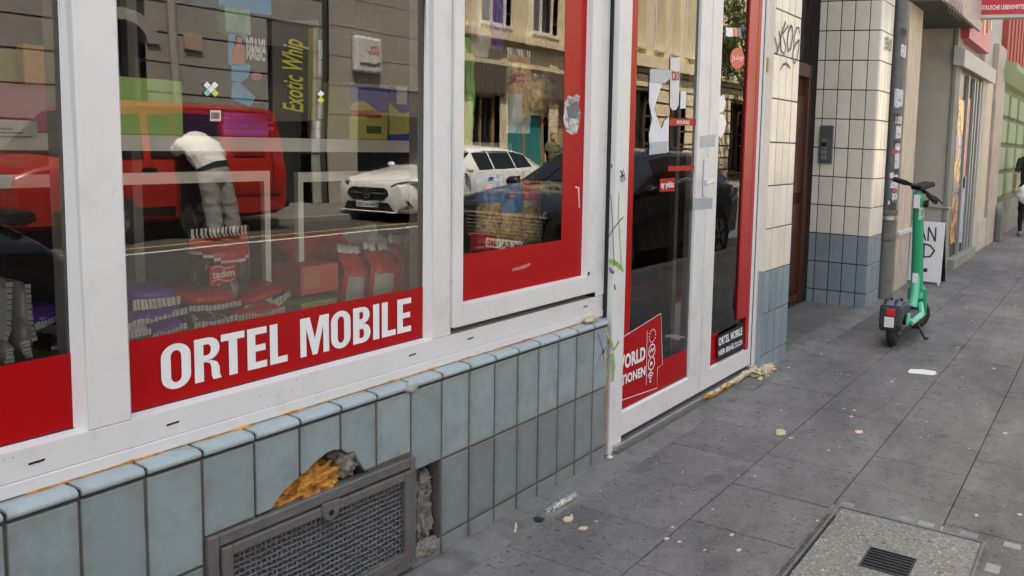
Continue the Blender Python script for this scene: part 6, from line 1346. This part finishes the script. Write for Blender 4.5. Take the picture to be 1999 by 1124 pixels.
van_side('open_doorway', [(2.06, .45), (2.06, 1.115), (2.75, 1.115), (2.75, .45)], stickblack, .014); van_side('open_doorway', [(2.06, 1.16), (2.06, 1.84), (2.75, 1.84), (2.75, 1.16)], stickblack, .014); van_side('door_handle', [(1.55, 1.0), (1.55, 1.06), (1.75, 1.06), (1.75, 1.0)], stickblack)
van_side('sill_strip', [(.4, .40), (.4, .50), (2.0, .50), (2.0, .40)], stickblack); van_side('rear_moulding', [(2.8, .62), (2.8, .70), (3.75, .70), (3.75, .62)], mat('van_red_dark', (.25, .012, .012), .4))
m = MB(); m.box(-.01, .12, .42, .76, .80, .98); m.build('headlight', mat('headlight', (.35, .36, .38), .1, .5, coat=1.), van, local=True, bevel=.03); m = MB(); m.box(-.01, .12, -.76, -.42, .80, .98); m.build('headlight', mat('headlight', (.35, .36, .38), .1, .5, coat=1.), van, local=True, bevel=.03)
for x in (.99, 2.03, 2.78, 3.62): van_side('panel_gap', [(x, .45), (x, 1.11), (x+.015, 1.11), (x+.015, .45)], stickblack, .006); van_side('panel_gap', [(x, 1.17), (x, 1.85), (x+.015, 1.85), (x+.015, 1.17)], stickblack, .006)
m = MB(); m.box(-.06, .35, -.86, .86, .36, .56); m.build('bumper', black, van, local=True, bevel=.05); m = MB(); m.box(3.8, 4.0, -.84, .84, .36, .54); m.build('bumper', black, van, local=True, bevel=.05)
van_side('rear_window', [(2.95, 1.22), (2.95, 1.80), (3.5, 1.80), (3.5, 1.22)], mat('van_panel_dark', (.2, .012, .01), .35, coat=.5), .008)
# man leaning into the van (regions: 0 skin 1 hair 2 top 3 trousers 4 shoes)
mx_, my_, mz_ = 8.60, -9.80, -.25
T = lambda a, b, c: Vector((mx_+a, my_+b, mz_+c)); X_ = (1, 0, 0); sg = []
for s_ in (1, -1):
    sg += [(T(.10*s_, 0, .98), T(.125*s_+.06, .03, .55), .135, .125, 1, 3), (T(.125*s_+.06, .03, .55), T(.14*s_+.11, .06, .16), .118, .112, 1, 3), (T(.14*s_+.11, .06, .10), T(.14*s_+.11, .06, .06), .05, .05, 1, 4), (T(.14*s_+.11, .10, .05), T(.15*s_+.12, -.12, .04), .05, .045, 1, 4)]
sg += [(T(0, 0, .99), T(-.01, -.03, 1.06), .235, .232, (.75, X_), 3), (T(-.012, -.03, 1.075), T(-.012, -.03, 1.09), .240, .240, (.75, X_), 5), (T(-.02, -.05, 1.13), T(-.05, -.12, 1.27), .245, .27, (.70, X_), 2), (T(-.05, -.12, 1.27), T(-.07, -.20, 1.37), .275, .27, (.60, X_), 2), (T(-.30, -.26, 1.37), T(.16, -.26, 1.39), .11, .11, 1, 2),
       (T(-.08, -.36, 1.42), T(-.08, -.46, 1.44), .06, .055, 1, 0), (T(-.08, -.54, 1.44), T(-.08, -.60, 1.43), .09, .085, 1, 1), (T(-.08, -.58, 1.40), T(-.08, -.62, 1.40), .08, .075, 1, 0),
       (T(.20, -.27, 1.38), T(.33, -.32, 1.24), .10, .095, 1, 2), (T(.33, -.33, 1.22), T(.37, -.38, 1.14), .055, .048, 1, 0), (T(.37, -.38, 1.14), T(.28, -.62, 1.10), .046, .03, 1, 0), (T(-.25, -.34, 1.36), T(-.24, -.52, 1.28), .09, .085, 1, 2), (T(-.24, -.54, 1.27), T(-.28, -.74, 1.12), .046, .03, 1, 0)]
sg += hand(T(.28, -.62, 1.10), (-.1, -1, -.2), (1, 0, 0), 0) + hand(T(-.28, -.74, 1.12), (.1, -1, -.2), (-1, 0, 0), 0)
figure('person', 'person in white t-shirt and grey work trousers leaning into the open red van', sg, [skin, hairm, twhite, tgrey, shoem, tblack])
figure('person', 'person in olive top standing on the pavement across the street', walker(20.0, -12.0, -.145, 2.2, 1.66, None, .06), [skin, hairm, tolive, tblack, shoem])

# ---- street tree
leafm = [leaf_mat('leaf_a', (.075, .12, .03)), leaf_mat('leaf_b', (.05, .09, .022)), leaf_mat('leaf_c', (.13, .17, .05))]
bark = mat('bark', (.11, .085, .06), .9, var=.3, scale=12, bump=.6)
def tree(x, y, h, rr, label, nleaf=5200):
    t_ = thing('street_tree', label, 'tree', (x, y, -.145)); m = MB(); m.tube([(x, y, -.145), (x+.05, y, h*.3), (x-.05, y+.05, h*.6), (x, y, h*.9)], [.16, .13, .09, .03], 10)
    rl = random.Random(int(x*10)); cl = []
    for k in range(16):
        a_ = rl.random()*6.28; e = rl.uniform(.1, .9); d = Vector((math.cos(a_)*rr*rl.uniform(.4, .85), math.sin(a_)*rr*rl.uniform(.3, .75), h*.45+h*.5*e)); p = Vector((x, y, 0))+d; cl.append((p, rl.uniform(.45, .9))); z0 = d.z*.72
        m.tube([(x, y, z0), ((x*1+p.x)/2, (y+p.y)/2, (z0+p.z)/2+.1), tuple(p)], [.05, .035, .012], 6)
    m.build('trunk', bark, t_, smooth=True); m = MB()
    for k in range(nleaf):
        p, r = rl.choice(cl); d = Vector((rl.gauss(0, 1), rl.gauss(0, 1), rl.gauss(0, .8))); d *= r*rl.random()**.4/max(d.length, .01); c = p+d; u = Vector((rl.gauss(0, 1), rl.gauss(0, 1), rl.gauss(0, 1))).normalized(); v = u.cross(Vector((rl.gauss(0, 1), rl.gauss(0, 1), rl.gauss(0, 1)))).normalized(); s_ = rl.uniform(.06, .13)
        m.add([c-u*s_, c+v*s_*.5, c+u*s_, c-v*s_*.5], [(0, 1, 2, 3)], rl.choice((0, 0, 1, 2)))
    m.build('crown', leafm, t_)
tree(32.5, -11.6, 8.2, 2.6, 'leafy street tree in front of the cream house across the street'); tree(40, -11.6, 8.6, 2.8, 'leafy street tree further along the opposite pavement', 4000)
